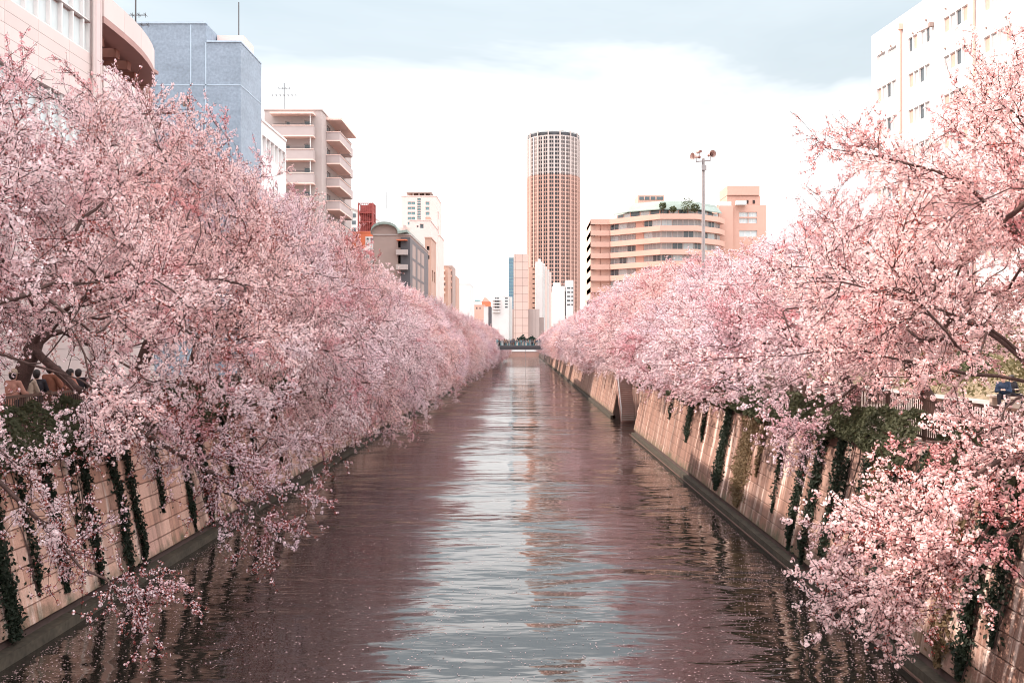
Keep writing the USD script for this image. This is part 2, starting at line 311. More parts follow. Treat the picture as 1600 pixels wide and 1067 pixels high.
# stairs down to the water in the right wall
st = thing('canal_stairs', 'narrow stone stairs with pale rail leading down to the water in right wall', 'stairs', (0, 0, 0))
N = 24; SB = 85.4; run = (STAIR[1] - SB - .3) / N
for i in range(N):
    z = .12 + (S - .12) * (i + 1) / N; y = SB + i * run
    zb = z - .07
    t = MB().box((8.22, y - .03, zb), (9.45, y + run, z)); t.build('tread', 'step_edge' if 0 else 'concrete', st)
    if i > 2: MB().box((8.25, y + .02, max(z - .9, -.6)), (9.44, y + run, zb - .001)).build('riser', 'step_stone', st)
r = MB(); p0 = np.array((8.28, SB + .4, 1.1)); p1 = np.array((8.28, STAIR[1] - .3, S + 1.0))
r.tube([p0, p1], .03, 6); r.tube([p0 - (0, 0, .45), p1 - (0, 0, .45)], .022, 6); r.build('handrail', 'white_metal', st)
for i in range(6):
    q = p0 + (p1 - p0) * i / 5
    MB().tube([q - (0, 0, 1.0), q], .025, 6).build('rail_post', 'white_metal', st)

# ---------------------------------------------------------------- ivy hanging on the walls
def leaves(rng, pts, size, normal=None, spread=.9, sides=4):
    """leaf-sized bent quads at the points"""
    n = len(pts); d = rng.normal(size=(n, 3))
    if normal is not None: d = d * spread + np.asarray(normal)
    d /= np.linalg.norm(d, axis=1, keepdims=True)
    a = np.cross(d, rng.normal(size=(n, 3))); a /= np.linalg.norm(a, axis=1, keepdims=True) + 1e-9
    b = np.cross(d, a); sz = size * rng.uniform(.6, 1.35, (n, 1))
    v = np.stack([pts - a * sz, pts + b * sz * .55 + d * sz * .15, pts + a * sz, pts - b * sz * .55 + d * sz * .15], 1)
    base = np.arange(n)[:, None] * 4
    f = np.concatenate([base + [0, 1, 2], base + [0, 2, 3]])
    return v.reshape(-1, 3), f
def wall_pos(s, px, py):
    k = XB[s] + BAT * CAMH
    Y = k * FPX / (s * (px - CX) + BAT * (py - CY)); return Y, CAMH - (py - CY) * Y / FPX
def ivy_strip(s, px, py, width, label, dense=1.0, mt='ivy_leaf', ztop=S + .1):
    Y, z = wall_pos(s, px, py); z = max(z, .3)
    rng = np.random.default_rng(int(px * 7 + py))
    t = thing('ivy', label, 'ivy', (wx(s, ztop), Y, 0), group='ivy strips hanging on the canal walls')
    n = int(620 * dense * (ztop - z) * width / .45)
    zz = rng.uniform(z, ztop, n); taper = np.clip((zz - z) / .5, .35, 1)
    lump = .55 + .9 * meshkit.noise(np.stack([zz * 2.2, np.full(n, px * .37), np.zeros(n)], 1))
    wob = .25 * (meshkit.noise(np.stack([zz * .9, np.full(n, px * .11), np.ones(n)], 1)) - .5)
    yy = Y + wob + rng.normal(0, 1, n) * width * .36 * taper * lump
    xx = s * (XB[s] + BAT * zz) - s * rng.uniform(.01, .17, n) * taper
    kp = meshkit.fbm(np.stack([zz * 1.6, yy * 3.0, np.full(n, px * .21)], 1), 3) > rng.normal(.36, .07, n)
    far = rng.random(n) < .10; yy = np.where(far, yy + rng.normal(0, .22, n), yy)
    v, f = leaves(rng, np.stack([xx - wx(s, ztop), yy - Y, zz], 1)[kp], .055, (-s, -.3, .3))
    MB().add(v, f).build('leaves', mt, t, kind='stuff')
    m = MB()
    for k in range(3):
        z_ = np.linspace(z, ztop, 9); y_ = rng.normal(0, width * .12) + .08 * np.cumsum(rng.normal(size=9))
        m.tube(np.stack([wx(s, z_) - wx(s, ztop) - s * .02, y_, z_], 1), .012, 4, cap=False)
    m.build('stem', 'bark', t)
for px, py, w_, lab in ((22, 1000, .55, 'broad dark ivy strip nearest the left picture edge, on the left canal wall'), (104, 925, .30, 'thin ragged ivy strip behind low blossom branch on left wall'),
                        (160, 912, .27, 'narrow ivy strip of separate dark clumps on left wall'), (206, 900, .36, 'left of a close pair of dark ivy strips on left wall'),
                        (226, 886, .30, 'right of a close pair of dark ivy strips on left wall'), (306, 830, .34, 'ivy strip with blossom in front, left of two under the pink branch'),
                        (331, 818, .42, 'broad ivy strip with blossom in front, right of two under the pink branch'), (372, 785, .35, 'short ivy strip reaching the moss near the pink branch tip')):
    ivy_strip(-1, px, py, w_, lab)
for px, py, w_, d_, mt, lab in ((1072, 690, .9, 1.0, 'ivy_leaf', 'dark ivy column just past the shaded stone, first after the stairs'), (1118, 765, 1.0, 1.1, 'ivy_leaf', 'broad dark ivy column beside the sunlit dry ivy'),
                                (1150, 790, 1.5, .7, 'dry_leaf', 'pale dry ivy spread over the sunlit wall stones'), (1232, 858, .40, 1.0, 'ivy_leaf', 'left of three dark ivy strips in the middle of right wall'),
                                (1252, 880, .46, 1.0, 'ivy_leaf', 'middle of three dark ivy strips in the middle of right wall'), (1282, 882, .36, 1.0, 'ivy_leaf', 'right of three dark ivy strips in the middle of right wall'),
                                (1325, 920, .5, .9, 'ivy_leaf', 'loose ivy strip behind tip of low blossom branch'), (1360, 945, .34, 1.0, 'ivy_leaf', 'dark ivy strip crossing behind low blossom branch'),
                                (1462, 1040, .5, .7, 'dry_leaf', 'greyish half bare ivy strip on right wall near bottom'), (1500, 1060, .46, 1.3, 'ivy_leaf', 'thick dark green ivy strip reaching the bottom picture edge on right')):
    ivy_strip(1, px, py, w_, lab, d_, mt)

for px, py, w_, lab in ((60, 930, .18, 'thin ivy wisp left of the low red branch on left wall'), (130, 860, .15, 'short thin ivy wisp between two longer strips on left wall'), (256, 800, .2, 'short ivy wisp right of the close pair on left wall'),
                        (405, 745, .34, 'ragged short ivy tuft above the pink branch tip on left wall'), (440, 725, .5, 'broad short ivy mat partly behind blossom on left wall'), (520, 690, .4, 'far ivy patch low on left wall behind hanging blossom')):
    ivy_strip(-1, px, py, w_, lab, 1.0)
for px, py, w_, d_, mt, lab in ((1046, 655, .5, .8, 'ivy_leaf', 'short dark ivy patch nearest the stairs on right wall'), (1096, 690, .22, .9, 'ivy_leaf', 'short thin ivy wisp left of the broad dark column'), (1182, 745, .22, .8, 'dry_leaf', 'thin dry ivy wisp beside the spread pale ivy'),
                                (1206, 800, .2, .9, 'ivy_leaf', 'thin ivy wisp left of the three middle strips'), (1304, 845, .24, .8, 'ivy_leaf', 'short ivy wisp right of the three middle strips'), (1345, 880, .8, .45, 'dry_leaf', 'sparse dry ivy mat behind the low blossom branch'),
                                (1398, 1000, .26, .9, 'ivy_leaf', 'narrow ivy strip under the lowest blossom branch'), (1428, 930, .7, .5, 'ivy_leaf', 'sparse spreading ivy mat behind low blossom on right wall'), (1552, 1010, .3, .8, 'ivy_leaf', 'ivy wisp near the bottom right picture corner')):
    ivy_strip(1, px, py, w_, lab, d_, mt)
# hedges spilling over the copings
def hedge(s, y0, y1, n, mt, label, zdrop, h):
    rng = np.random.default_rng(int(5 + s + y0))
    yy = rng.uniform(y0, y1, n); a = rng.uniform(-.25, 1.0, n) * math.pi * .75
    big = meshkit.fbm(np.stack([yy * .45, np.full(n, s * 3.0), np.zeros(n)], 1), 3)
    R = (.42 + .62 * big) * (.55 + .45 * np.clip((yy - 17) / 7, 0, 1)) * rng.uniform(.75, 1.03, n) ** .5
    lump = .75 + .5 * meshkit.noise(np.stack([yy * 1.8, a * 1.7, np.full(n, s)], 1))
    x = s * (XB[s] + BAT * S + .15) - s * np.sin(a) * R * lump * .75; z = S + h * .4 - zdrop * np.sin(a).clip(0) * big + np.cos(a) * R * lump * h
    keep = meshkit.noise(np.stack([yy * .33, np.full(n, 9.0), np.full(n, s)], 1)) > .10
    v, f = leaves(rng, np.stack([x, yy, z], 1)[keep], .065, (-s * .6, -.4, .6))
    o = tag(MB().add(v, f).build('hedge', mt), label, 'hedge', kind='stuff')
hedge(-1, 15, 75, 46000, 'hedge_leaf', 'dark green hedge spilling over the top of left canal wall', .7, .75)
hedge(1, 16, 75, 66000, 'hedge_leaf', 'olive green hedge spilling over the top of right canal wall', .8, .7)

# fences along both paths
for s in (-1, 1):
    x = -12.62 if s < 0 else 9.62
    f = thing('fence', 'low brown metal picket fence along the %s bank path' % ('left' if s < 0 else 'right'), 'fence', (x, 0, S))
    MB().box((-.035, 12, 1.05), (.035, 130, 1.12)).build('top_rail', 'rust_brown', f)
    MB().box((-.02, 12, .12), (.02, 130, .17)).build('lower_rail', 'rust_brown', f)
    for y in np.arange(12.0, 130, 2.4): MB().box((-.05, y - .05, 0), (.05, y + .05, 1.16)).build('fence_post', 'rust_brown', f)
    pk = MB()
    for y in np.arange(12.12, 100, .12): pk.box((-.011, y - .011, .17), (.011, y + .011, 1.05))
    pk.build('pickets', 'rust_brown', f, kind='stuff')

# petals afloat
rng = np.random.default_rng(77)
n = 24000; y = 15 + 60 * rng.random(n) ** 1.6; u = rng.random(n)
edge = rng.random(n) < .72
lx = np.where(rng.random(n) < .5, -XB[-1] + .3 + rng.exponential(2.2, n), XB[1] - .3 - rng.exponential(1.8, n))
x = np.where(edge, lx, -XB[-1] + .4 + u * (XB[-1] + XB[1] - .8)); ok = (x > -XB[-1] + .35) & (x < XB[1] - .35)
keep = ok & (meshkit.fbm(np.stack([x * .35, y * .25, np.zeros(n)], 1), 3) > .40 - .25 * rng.random(n))
v, f = leaves(rng, np.stack([x, y, np.full(n, .012)], 1)[keep], .022, (0, 0, 1), .12)
v[:, 2] = np.maximum(v[:, 2], .006)
tag(MB().add(v, f).build('floating_petals', 'petal_float'), 'scattered pale cherry petals floating on the dark canal water', 'petals', kind='stuff')
# ---------------------------------------------------------------- cherry trees
from scipy.spatial.transform import Rotation as Rot
TW = np.array([0.065, 0.034, 0.032]); RED = np.array([0.40, 0.135, 0.115]); PALE = np.array([0.96, 0.925, 0.93]); MID = np.array([0.90, 0.65, 0.67])
def spray(rng, length, sparse, red):
    """a flowering twig along +x: balls of open five-petalled blossoms, red calyces and buds"""
    V, F, C, n = [], [], [], 0
    def put(v, f, c):
        nonlocal n
        V.append(v); F.append(np.asarray(f) + n); C.append(c); n += len(v)
    twigs = []
    p = np.array([np.linspace(0, length, 7), np.cumsum(rng.normal(0, .02, 7)), np.cumsum(rng.normal(0, .02, 7)) + .05 * np.linspace(0, 1, 7) ** 2]).T
    twigs.append(p)
    for k in range(4):
        i = rng.integers(1, 6); d = np.array([.75, *(rng.normal(0, .65, 2))]); d /= np.linalg.norm(d); L = length * rng.uniform(.25, .5)
        twigs.append(p[i] + d * np.linspace(0, L, 4)[:, None] + rng.normal(0, .012, (4, 3)) * np.array([[0], [1], [1], [1]]))
    for q in twigs:
        mb = MB().tube(q, np.linspace(.0078, .0035, len(q)), 3, cap=False); v, f = mb.arrays(); put(v, f, np.tile(TW, (len(v), 1)))
        seg = np.linalg.norm(q[-1] - q[0]); m = max(2, int(seg / .085))
        for t in (np.arange(m) + rng.uniform(.1, .9, m)) / m:
            if rng.random() < sparse: continue
            c = q[0] + (q[-1] - q[0]) * t + rng.normal(0, .024, 3); tone0 = rng.random(); rb = rng.uniform(.026, .042)
            for _ in range(rng.integers(6, 11)):
                d = rng.normal(size=3); d /= np.linalg.norm(d)
                isred = rng.random() < red; o = c + d * (rb * rng.uniform(.85, 1.2) if not isred else rng.uniform(.012, .045))
                a = np.cross(d, rng.normal(size=3)); a /= np.linalg.norm(a); b = np.cross(d, a)
                if isred:                    # calyx, bud or young bronze leaf
                    r = rng.uniform(.009, .017); v = np.array([c + d * .01, o + a * r, o - a * r * .5 + b * r, o - a * r * .5 - b * r])
                    put(v, [[0, 1, 2], [0, 2, 3], [0, 3, 1], [1, 3, 2]], np.tile(RED * rng.uniform(.6, 1.6), (4, 1)))
                else:
                    r = rng.uniform(.017, .023); ang = np.arange(5) * 2 * np.pi / 5 + rng.random(); cup = rng.uniform(.0, .4)
                    ring = o + (np.cos(ang)[:, None] * a + np.sin(ang)[:, None] * b) * r + d * r * cup
                    v = np.vstack([o, ring]); tone = .7 * tone0 + .3 * rng.random()
                    put(v, [[0, 1 + k, 1 + (k + 1) % 5] for k in range(5)], np.vstack([MID * .92 + RED * .08, np.tile(PALE * (1 - tone * .35) + MID * tone * .35, (5, 1))]))
    return np.vstack(V), np.vstack(F), np.vstack(C)
_r = np.random.default_rng(5)
SPRAYS = [spray(_r, .95, .03, .09) for _ in range(3)] + [spray(_r, .8, .12, .22) for _ in range(2)] + [spray(_r, .9, .28, .60)]
WEIGHT = np.array([.23, .23, .22, .12, .11, .09])

def curve_mesh(pos, par, rad, lo, hi, flare=0):
    """tubes of the branching skeleton whose radius lies between lo and hi"""
    n = len(pos); kids = [[] for _ in range(n)]
    for i in range(1, n): kids[par[i]].append(i)
    mb = MB(); stack = [0]; seen = set()
    while stack:
        i = stack.pop()
        chain = [par[i], i] if i and par[i] >= 0 else [i]
        while kids[chain[-1]]:
            ks = sorted(kids[chain[-1]], key=lambda k: -rad[k]); stack += ks[1:]; chain.append(ks[0])
        c = np.array(chain); ok = (rad[c] >= lo) & (rad[c] < hi)
        if i and len(c) > 1: ok[0] = ok[1]
        idx = np.nonzero(ok)[0]
        if len(idx) > 1:
            c = c[idx[0]:min(idx[-1] + 2, len(c))]; r = rad[c].copy()
            if i: r[0] = min(r[0], r[1] * 1.15)
            mb.tube(pos[c], r, 8 if r.max() > .07 else (5 if r.max() > .025 else 3), cap=False)
    return mb

def noise3(p, s): return meshkit.fbm(p * s + 31.7, 3)
def make_tree(name, seed, droop=1.0, N=340, lean=.9, extra=(), top=8.6, dens=1.0, full=True, low_clear=2.0, low=-1.0, reach=7.4, clear=(), red_extra=0.0, slope=.62):
    rng = np.random.default_rng(seed)
    def open_at(q):
        q = np.atleast_2d(q); ok = np.ones(len(q), bool)
        for a, b, r in clear:
            a, b = np.asarray(a), np.asarray(b); d = b - a; t = np.clip(((q - a) @ d) / (d @ d), 0, 1); ok &= np.linalg.norm(q - a - t[:, None] * d, axis=1) > r
        return ok
    pos, par, plen, dr = [np.zeros(3)], [-1], [0.0], [np.array([0, 0, 1.0])]
    def push(p, pr):
        d = p - pos[pr]; L = np.linalg.norm(d)
        pos.append(p); par.append(pr); plen.append(plen[pr] + L); dr.append(d / (L + 1e-9)); return len(pos) - 1
    i = 0; h = rng.uniform(1.7, 2.5)
    for t in np.linspace(.2, 1, 5): i = push(np.array([lean * t ** 1.5, .25 * math.sin(3 * t + seed), h * t]), i)
    fork = i
    # main limbs: most reach over the water
    azs = [(0.1, 6.5, .55, -.30 * droop), (0.75, 6.2, .6, -.2 * droop), (-.7, 6.3, .62, -.2 * droop), (1.7, 4.8, .85, .15), (-1.75, 4.8, .85, .15), (3.0, 4.2, 1.0, .3), (1.0, 6.0, 1.25, .6), (-.35, 6.6, .2, -.55 * droop)]
    for az, L, e0, e1 in azs if full else []:
        az += rng.normal(0, .2); L *= rng.uniform(.85, 1.05); k = fork if rng.random() < .6 else fork - 1
        q = pos[k].copy()
        for s_ in range(13):
            t = s_ / 12; e = e0 * 1.15 * (1 - t) + e1 * t + rng.normal(0, .12); a = az + rng.normal(0, .16)
            q = q + np.array([math.cos(a) * math.cos(e), math.sin(a) * math.cos(e), math.sin(e)]) * L / 13
            k = push(q, k)
    T = []
    if full:
        p = np.stack([rng.uniform(-5.2, 8.3, 9000), rng.uniform(-5.8, 5.8, 9000), rng.uniform(-3.2, top + .4, 9000)], 1)
        a = (p - (1.2, 0, 4.6)) / np.stack([np.where(p[:, 0] > 1.2, 6.2, 5.0), np.full(9000, 5.4), np.where(p[:, 2] > 4.6, top - 4.6, 3.7)], 1); ra = np.linalg.norm(a, axis=1)
        b = (p - (4.4, 0, low + 3.2)) / np.array([reach - 4.4, 5.0, 3.2]); rb = np.linalg.norm(b, axis=1); rm = np.minimum(ra, rb)
        ok = (rm < .95 + .35 * (noise3(p, .33) - .5)) & ((rm > .55) | (rng.random(9000) < .2))
        ok &= ~((p[:, 2] < low_clear) & (p[:, 0] < 1.9)) & (p[:, 2] < top - slope * np.maximum(p[:, 0] - .5, 0) + rng.normal(0, .35, 9000)) & (noise3(p + seed * 3.1, .55) > .41)
        T = list(p[ok & open_at(p)][:N])
    for line, sig, cnt in extra:
        line = np.asarray(line, float); k = fork - 1
        d0 = [np.linalg.norm(pos[j] - line[0]) for j in range(fork + 1)]; k = int(np.argmin(d0))
        prev = pos[k].copy(); pts = [prev] + list(line)
        for a, b in zip(pts[:-1], pts[1:]):
            m = max(2, int(np.linalg.norm(np.subtract(b, a)) / .4))
            for t in np.arange(1, m + 1) / m: k = push(np.asarray(a) + (np.asarray(b) - a) * t + rng.normal(0, .035, 3), k)
        for _ in range(cnt):
            j = rng.integers(0, len(line) - 1); t = rng.random(); q = line[j] + (line[j + 1] - line[j]) * t
            T.append(q + rng.normal(0, 1, 3) * sig)
    PA, DA, LA = np.zeros((9000, 3)), np.zeros((9000, 3)), np.zeros(9000); done = 0
    T = np.array(T); T = T[np.argsort(np.linalg.norm(T - pos[fork], axis=1))]
    for tg in T:
        m = len(pos)
        if m > done: PA[done:m], DA[done:m], LA[done:m] = pos[done:], dr[done:], plen[done:]; done = m
        A, D = PA[:m], DA[:m]; d = tg - A; L = np.linalg.norm(d, axis=1); L[:4] += 3
        cosang = (d * D).sum(1) / (L + 1e-9)
        k = int(np.argmin(L * (1.25 - .45 * cosang) + .10 * LA[:m])); L = L[k]
        if L < .25: continue
        c = pos[k] + D[k] * L * .35 + np.array([0, 0, .06 * L]); m = max(2, int(round(L / .38))); q0 = pos[k].copy()
        for t in np.arange(1, m + 1) / m: k = push((1 - t) ** 2 * q0 + 2 * t * (1 - t) * c + t * t * tg + rng.normal(0, .025, 3) * (t < 1), k)
    pos, par = np.array(pos), np.array(par); n = len(pos)
    cnt = np.zeros(n); haskid = np.zeros(n, bool); haskid[par[1:]] = True
    cnt[~haskid] = 1
    for i in range(n - 1, 0, -1): cnt[par[i]] += cnt[i]
    rad = .0088 * cnt ** .60; rad = np.minimum(rad, .25); rad[0] *= 1.5; rad[1] *= 1.15
    path = '/World/' + name
    stage.CreateClassPrim(path)
    UsdGeom.Xform.Define(stage, path).GetPrim().SetSpecifier(Sdf.SpecifierClass)
    curve_mesh(pos, par, rad, .055, 9).build('trunk', 'bark', path, smooth=True)
    curve_mesh(pos, par, rad, 0, .055).build('branches', 'bark', path, smooth=True)
    # sprays along the thin wood
    ii = np.nonzero((rad < .05) & (np.arange(n) > 0))[0]; P0, D0 = [], []
    for i in ii:
        a, b = pos[par[i]], pos[i]; d = (b - a) / (np.linalg.norm(b - a) + 1e-9)
        k = 1 + (rng.random() < .80) if rad[i] < .02 else 1
        if rng.random() > (dens if rad[i] < .022 else .45): continue
        if not haskid[i]: k += 1
        for _ in range(k):
            q = a + (b - a) * rng.random()
            e = d + rng.normal(0, .42, 3) + np.array([0, 0, .05]); P0.append(q); D0.append(e / np.linalg.norm(e))
    P0, D0 = np.array(P0), np.array(D0); g = noise3(P0 - seed, .75) > .385; g &= open_at(P0 + D0 * .45); P0, D0 = P0[g], D0[g]; M = len(P0)
    a = np.cross(D0, rng.normal(size=(M, 3))); a /= np.linalg.norm(a, axis=1, keepdims=True); R = np.stack([D0, a, np.cross(D0, a)], 2)
    qt = Rot.from_matrix(R).as_quat()
    pi = UsdGeom.PointInstancer.Define(stage, path + '/blossom')
    for k, (v, f, c) in enumerate(SPRAYS):
        sp = usdkit.mesh(stage, path + '/blossom/spray' + ('_%03d' % k if k else ''), (v, f), '/World/Looks/blossom_look')
        UsdGeom.PrimvarsAPI(sp).CreatePrimvar('displayColor', Sdf.ValueTypeNames.Color3fArray, 'vertex').Set(Vt.Vec3fArray.FromNumpy(c.astype(np.float32)))
        pi.CreatePrototypesRel().AddTarget(sp.GetPath())
    far = noise3(P0 + seed * 1.7, .30)
    red = far > .60
    idx = np.where(red & (rng.random(M) < .6), rng.choice([3, 4, 5], M), rng.choice(6, M, p=WEIGHT))
    for line, sig, cnt_ in extra if red_extra else []:
        near = np.min([np.linalg.norm(P0 - np.asarray(a) - np.clip(((P0 - a) @ (np.asarray(b) - a)) / ((np.asarray(b) - a) @ (np.asarray(b) - a)), 0, 1)[:, None] * (np.asarray(b) - a), axis=1) for a, b in zip(line[:-1], line[1:])], axis=0) < .9
        idx = np.where(near & (rng.random(M) < red_extra), 5, idx)
    pi.CreateProtoIndicesAttr(Vt.IntArray.FromNumpy(idx.astype(np.int32)))
    pi.CreatePositionsAttr(Vt.Vec3fArray.FromNumpy(P0.astype(np.float32)))
    pi.CreateOrientationsAttr(Vt.QuathArray([Gf.Quath(float(q[3]), float(q[0]), float(q[1]), float(q[2])) for q in qt]))
    sc = rng.uniform(.75, 1.25, M)
    pi.CreateScalesAttr(Vt.Vec3fArray.FromNumpy(np.stack([sc] * 3, 1).astype(np.float32)))
    pi.GetPrim().SetCustomDataByKey('kind', 'stuff')
    return M
def loc_l(p, t): return np.array([p[0] - t[0], p[1] - t[1], p[2] - S])
def loc_r(p, t): return np.array([t[0] - p[0], t[1] - p[1], p[2] - S])

KL = ['cherry_kind_one', 'cherry_kind_two', 'cherry_kind_three', 'cherry_kind_four']
KR = ['cherry_kind_five', 'cherry_kind_six', 'cherry_kind_seven', 'cherry_kind_eight']
for i, k in enumerate(KL): make_tree(k, 101 + i * 7, droop=.7 if i < 2 else .9, low=-1.9 if i < 2 else -2.5, reach=8.0 if i < 2 else 8.2, N=400, slope=.95, top=9.0)
for i, k in enumerate(KR): make_tree(k, 203 + i * 5, droop=.25, low=-.3, reach=6.8, slope=.9, top=8.8)
tl = (-13.6, 19.0); tr = (11.2, 19.6); tl2 = (-13.6, 26.4); tr2 = (11.4, 27.2)
EYE = np.array([0, 0, CAMH])
def sight(f, t, px, py, Y, r, Y0=8.0): return (f(at(px, py, Y0), t), f(at(px, py, Y), t), r)      # a gap the crown leaves open
gapl = [(20, 605, 26, .55), (60, 600, 27.5, .6), (105, 602, 29, .6), (75, 565, 40, .55)]
gapr = [(1570, 602, 38, .5), (1440, 670, 22, .4), (1340, 700, 24, .6), (1250, 615, 30, .45)]
make_tree('cherry_kind_nine', 307, droop=.6, slope=.85, low=-.2, red_extra=.75, clear=[sight(loc_l, tl, *g) for g in gapl],
          extra=[([loc_l(at(-60, 690, 19.5), tl), loc_l(at(30, 780, 19.5), tl), loc_l(at(130, 875, 19.8), tl), loc_l(at(230, 935, 20.2), tl)], (.25, .35, .2), 30)])
make_tree('cherry_kind_eleven', 317, droop=.7, low=-1.0, reach=7.6, slope=.85, clear=[sight(loc_l, tl2, *g) for g in gapl],
          extra=[([loc_l(at(150, 640, 25), tl2), loc_l(at(270, 700, 25.5), tl2), loc_l(at(390, 760, 26), tl2), loc_l(at(475, 795, 26.5), tl2)], (.4, .55, .35), 95)], red_extra=.6)
make_tree('cherry_kind_twelve', 323, droop=.1, low=.5, reach=6.9, slope=.95, clear=[sight(loc_r, tr2, *g) for g in gapr], extra=[([loc_r(at(1400, 560, 26), tr2), loc_r(at(1310, 620, 26), tr2), loc_r(at(1225, 690, 26.5), tr2)], (.3, .4, .25), 34)])
make_tree('cherry_kind_ten', 311, droop=0, low=1.2, reach=6.4, slope=.95, clear=[sight(loc_r, tr, *g) for g in gapr], extra=[
    ([loc_r(at(1680, 620, 17.2), tr), loc_r(at(1570, 720, 16.3), tr), loc_r(at(1440, 795, 16.6), tr), loc_r(at(1325, 845, 17.0), tr)], (.34, .5, .18), 54),
    ([loc_r(at(1660, 790, 15.6), tr), loc_r(at(1540, 860, 15.5), tr), loc_r(at(1430, 893, 15.8), tr), loc_r(at(1335, 930, 16.2), tr)], (.30, .45, .15), 42),
    ([loc_r(at(1700, 590, 18.0), tr), loc_r(at(1605, 660, 17.0), tr), loc_r(at(1500, 690, 17.0), tr), loc_r(at(1400, 705, 17.4), tr)], (.3, .4, .12), 30),
    ([loc_r(at(1640, 430, 20), tr), loc_r(at(1500, 300, 20.5), tr), loc_r(at(1380, 270, 21), tr), loc_r(at(1300, 255, 21.5), tr)], (.3, .4, .16), 30)])

GL, GR = 'cherry trees in bloom along the left bank', 'cherry trees in bloom along the right bank'
LL = ['cherry tree at left picture edge with a low reddish branch hanging to the water', 'tall pale cherry tree behind the standing people, below the beige panelled building',
      'cherry tree spreading below the curved concrete parapet', 'cherry tree with its crown in front of the slate blue tiled building', 'cherry tree in front of the white block with a glazed strip',
      'cherry tree with its crown in front of the grey balcony apartments', 'cherry tree below the red lattice stair tower']
LR = ['cherry tree at right picture edge with bright low branches crossing the stone wall', 'cherry tree leaning over the seated people, below the tall white building', 'cherry tree before the left end of the tall white building',
      'cherry tree just right of the loudspeaker pole', 'cherry tree around the foot of the loudspeaker pole', 'cherry tree overhanging the stone just before the canal stairs', 'cherry tree whose branches hang above the canal stairs']
rng = np.random.default_rng(4)
def row(side, t0, t1, first, second, kinds, labels, far_label, group, sizes):
    y, i = t0[1], 0
    while y < 430:
        near = 0 < i < 7
        k = first if i == 0 else second if i == 1 else kinds[(i // 2 + i) % 2] if i < 5 and side < 0 else kinds[2 + (i + i // 3) % 2] if side < 0 else kinds[(i * 3 + i // 4) % 4]
        sx, sz = sizes[i] if i < len(sizes) else (1.0 + .1 * rng.random(), sizes[-1][1] - .06 + .14 * rng.random())
        if side < 0 and i > 9: sx *= .88
        copy_of('/World/' + k, 'cherry_tree', labels[i] if i < 7 else far_label, 'cherry tree', (t0[0] + (rng.normal(0, .3) if i > 1 else (t1[0] - t0[0]) * i), y, S),
                (math.pi if side > 0 else 0) + (rng.normal(0, .14) if i > 1 else 0), group, scale=(sx, sx, sz))
        y = t1[1] if i == 0 else y + rng.uniform(6.6, 8.0); i += 1
        if 244 < y < 262: y = 264
row(-1, tl, tl2, 'cherry_kind_nine', 'cherry_kind_eleven', KL, LL, 'pale pink cherry tree in the far part of the left row', GL, [(1, 1.08), (1, 1.16), (1.05, 1.28), (1.08, 1.34), (1.08, 1.32), (1.05, 1.28), (1.05, 1.18), (1.03, 1.06), (1.0, 1.02)])
row(1, tr, tr2, 'cherry_kind_ten', 'cherry_kind_twelve', KR, LR, 'pink cherry tree in the far part of the right row', GR, [(1, 1.05), (1, .95), (.95, .84), (.95, .82), (.95, .84), (.95, .9), (1, .95), (1, 1.0)])
# ---------------------------------------------------------------- buildings
mat('beige_panel', (0.56, 0.46, 0.44), .55, .05, .3, rnd=.05, fine=.03)
mat('beige_trim', (0.55, 0.43, 0.42), .5, .06, .5)
mat('soffit_brown', (0.33, 0.19, 0.17), .7, .12, .6)
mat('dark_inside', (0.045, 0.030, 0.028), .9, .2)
mat('beam_red', (0.24, 0.10, 0.075), .7, .2)
mat('slate_tile', (0.215, 0.26, 0.32), .5, .20, .55, stretch=(.6, .6, 1.6), fine=.16, fine_scale=5)
mat('slate_line', (0.36, 0.44, 0.52), .6, .1)
mat('white_paint', (0.74, 0.70, 0.69), .6, .04, .5, fine=.02)
mat('grey_render', (0.38, 0.315, 0.30), .8, .08, .4, fine=.05)
mat('balcony_grey', (0.40, 0.325, 0.315), .75, .08, .6, fine=.05)
mat('peach_trim', (0.74, 0.52, 0.46), .7, .06)
mat('orange_paint', (0.58, 0.16, 0.08), .6, .12, .8)
mat('red_steel', (0.25, 0.055, 0.05), .5, .15)
mat('copper_green', (0.22, 0.265, 0.24), .6, .12, .4, fine=.05)
mat('taupe', (0.32, 0.235, 0.21), .8, .1, .5, fine=.05)
mat('charcoal', (0.075, 0.068, 0.075), .5, .15)
mat('pink_beige', (0.66, 0.50, 0.465), .8, .06, .2, fine=.03)
mat('brown_render', (0.42, 0.26, 0.205), .8, .12, .3)
mat('salmon', (0.53, 0.315, 0.255), .75, .07, .2, fine=.04)
mat('salmon_pale', (0.70, 0.44, 0.36), .75, .06, .2, fine=.03)
mat('slab_pink', (0.50, 0.355, 0.315), .85, .06, .1, rnd=.05, fine=.03)
mat('slab_grey', (0.35, 0.275, 0.26), .85, .06, .1, rnd=.05)
mat('light_grey', (0.55, 0.54, 0.53), .8, .06, .2)
mat('blue_glass', (0.11, 0.20, 0.27), .15, .2, .05, spec=.7)
mat('tower_white', (0.50, 0.42, 0.40), .75, .05, .05)
mat('tower_salmon', (0.50, 0.31, 0.26), .75, .06, .05)
mat('tower_dark', (0.055, 0.055, 0.062), .35, .4, .25)
mat('curtain', (0.50, 0.31, 0.25), .8, .08, 2)
mat('curtain_pale', (0.38, 0.37, 0.37), .7, .08, 2)

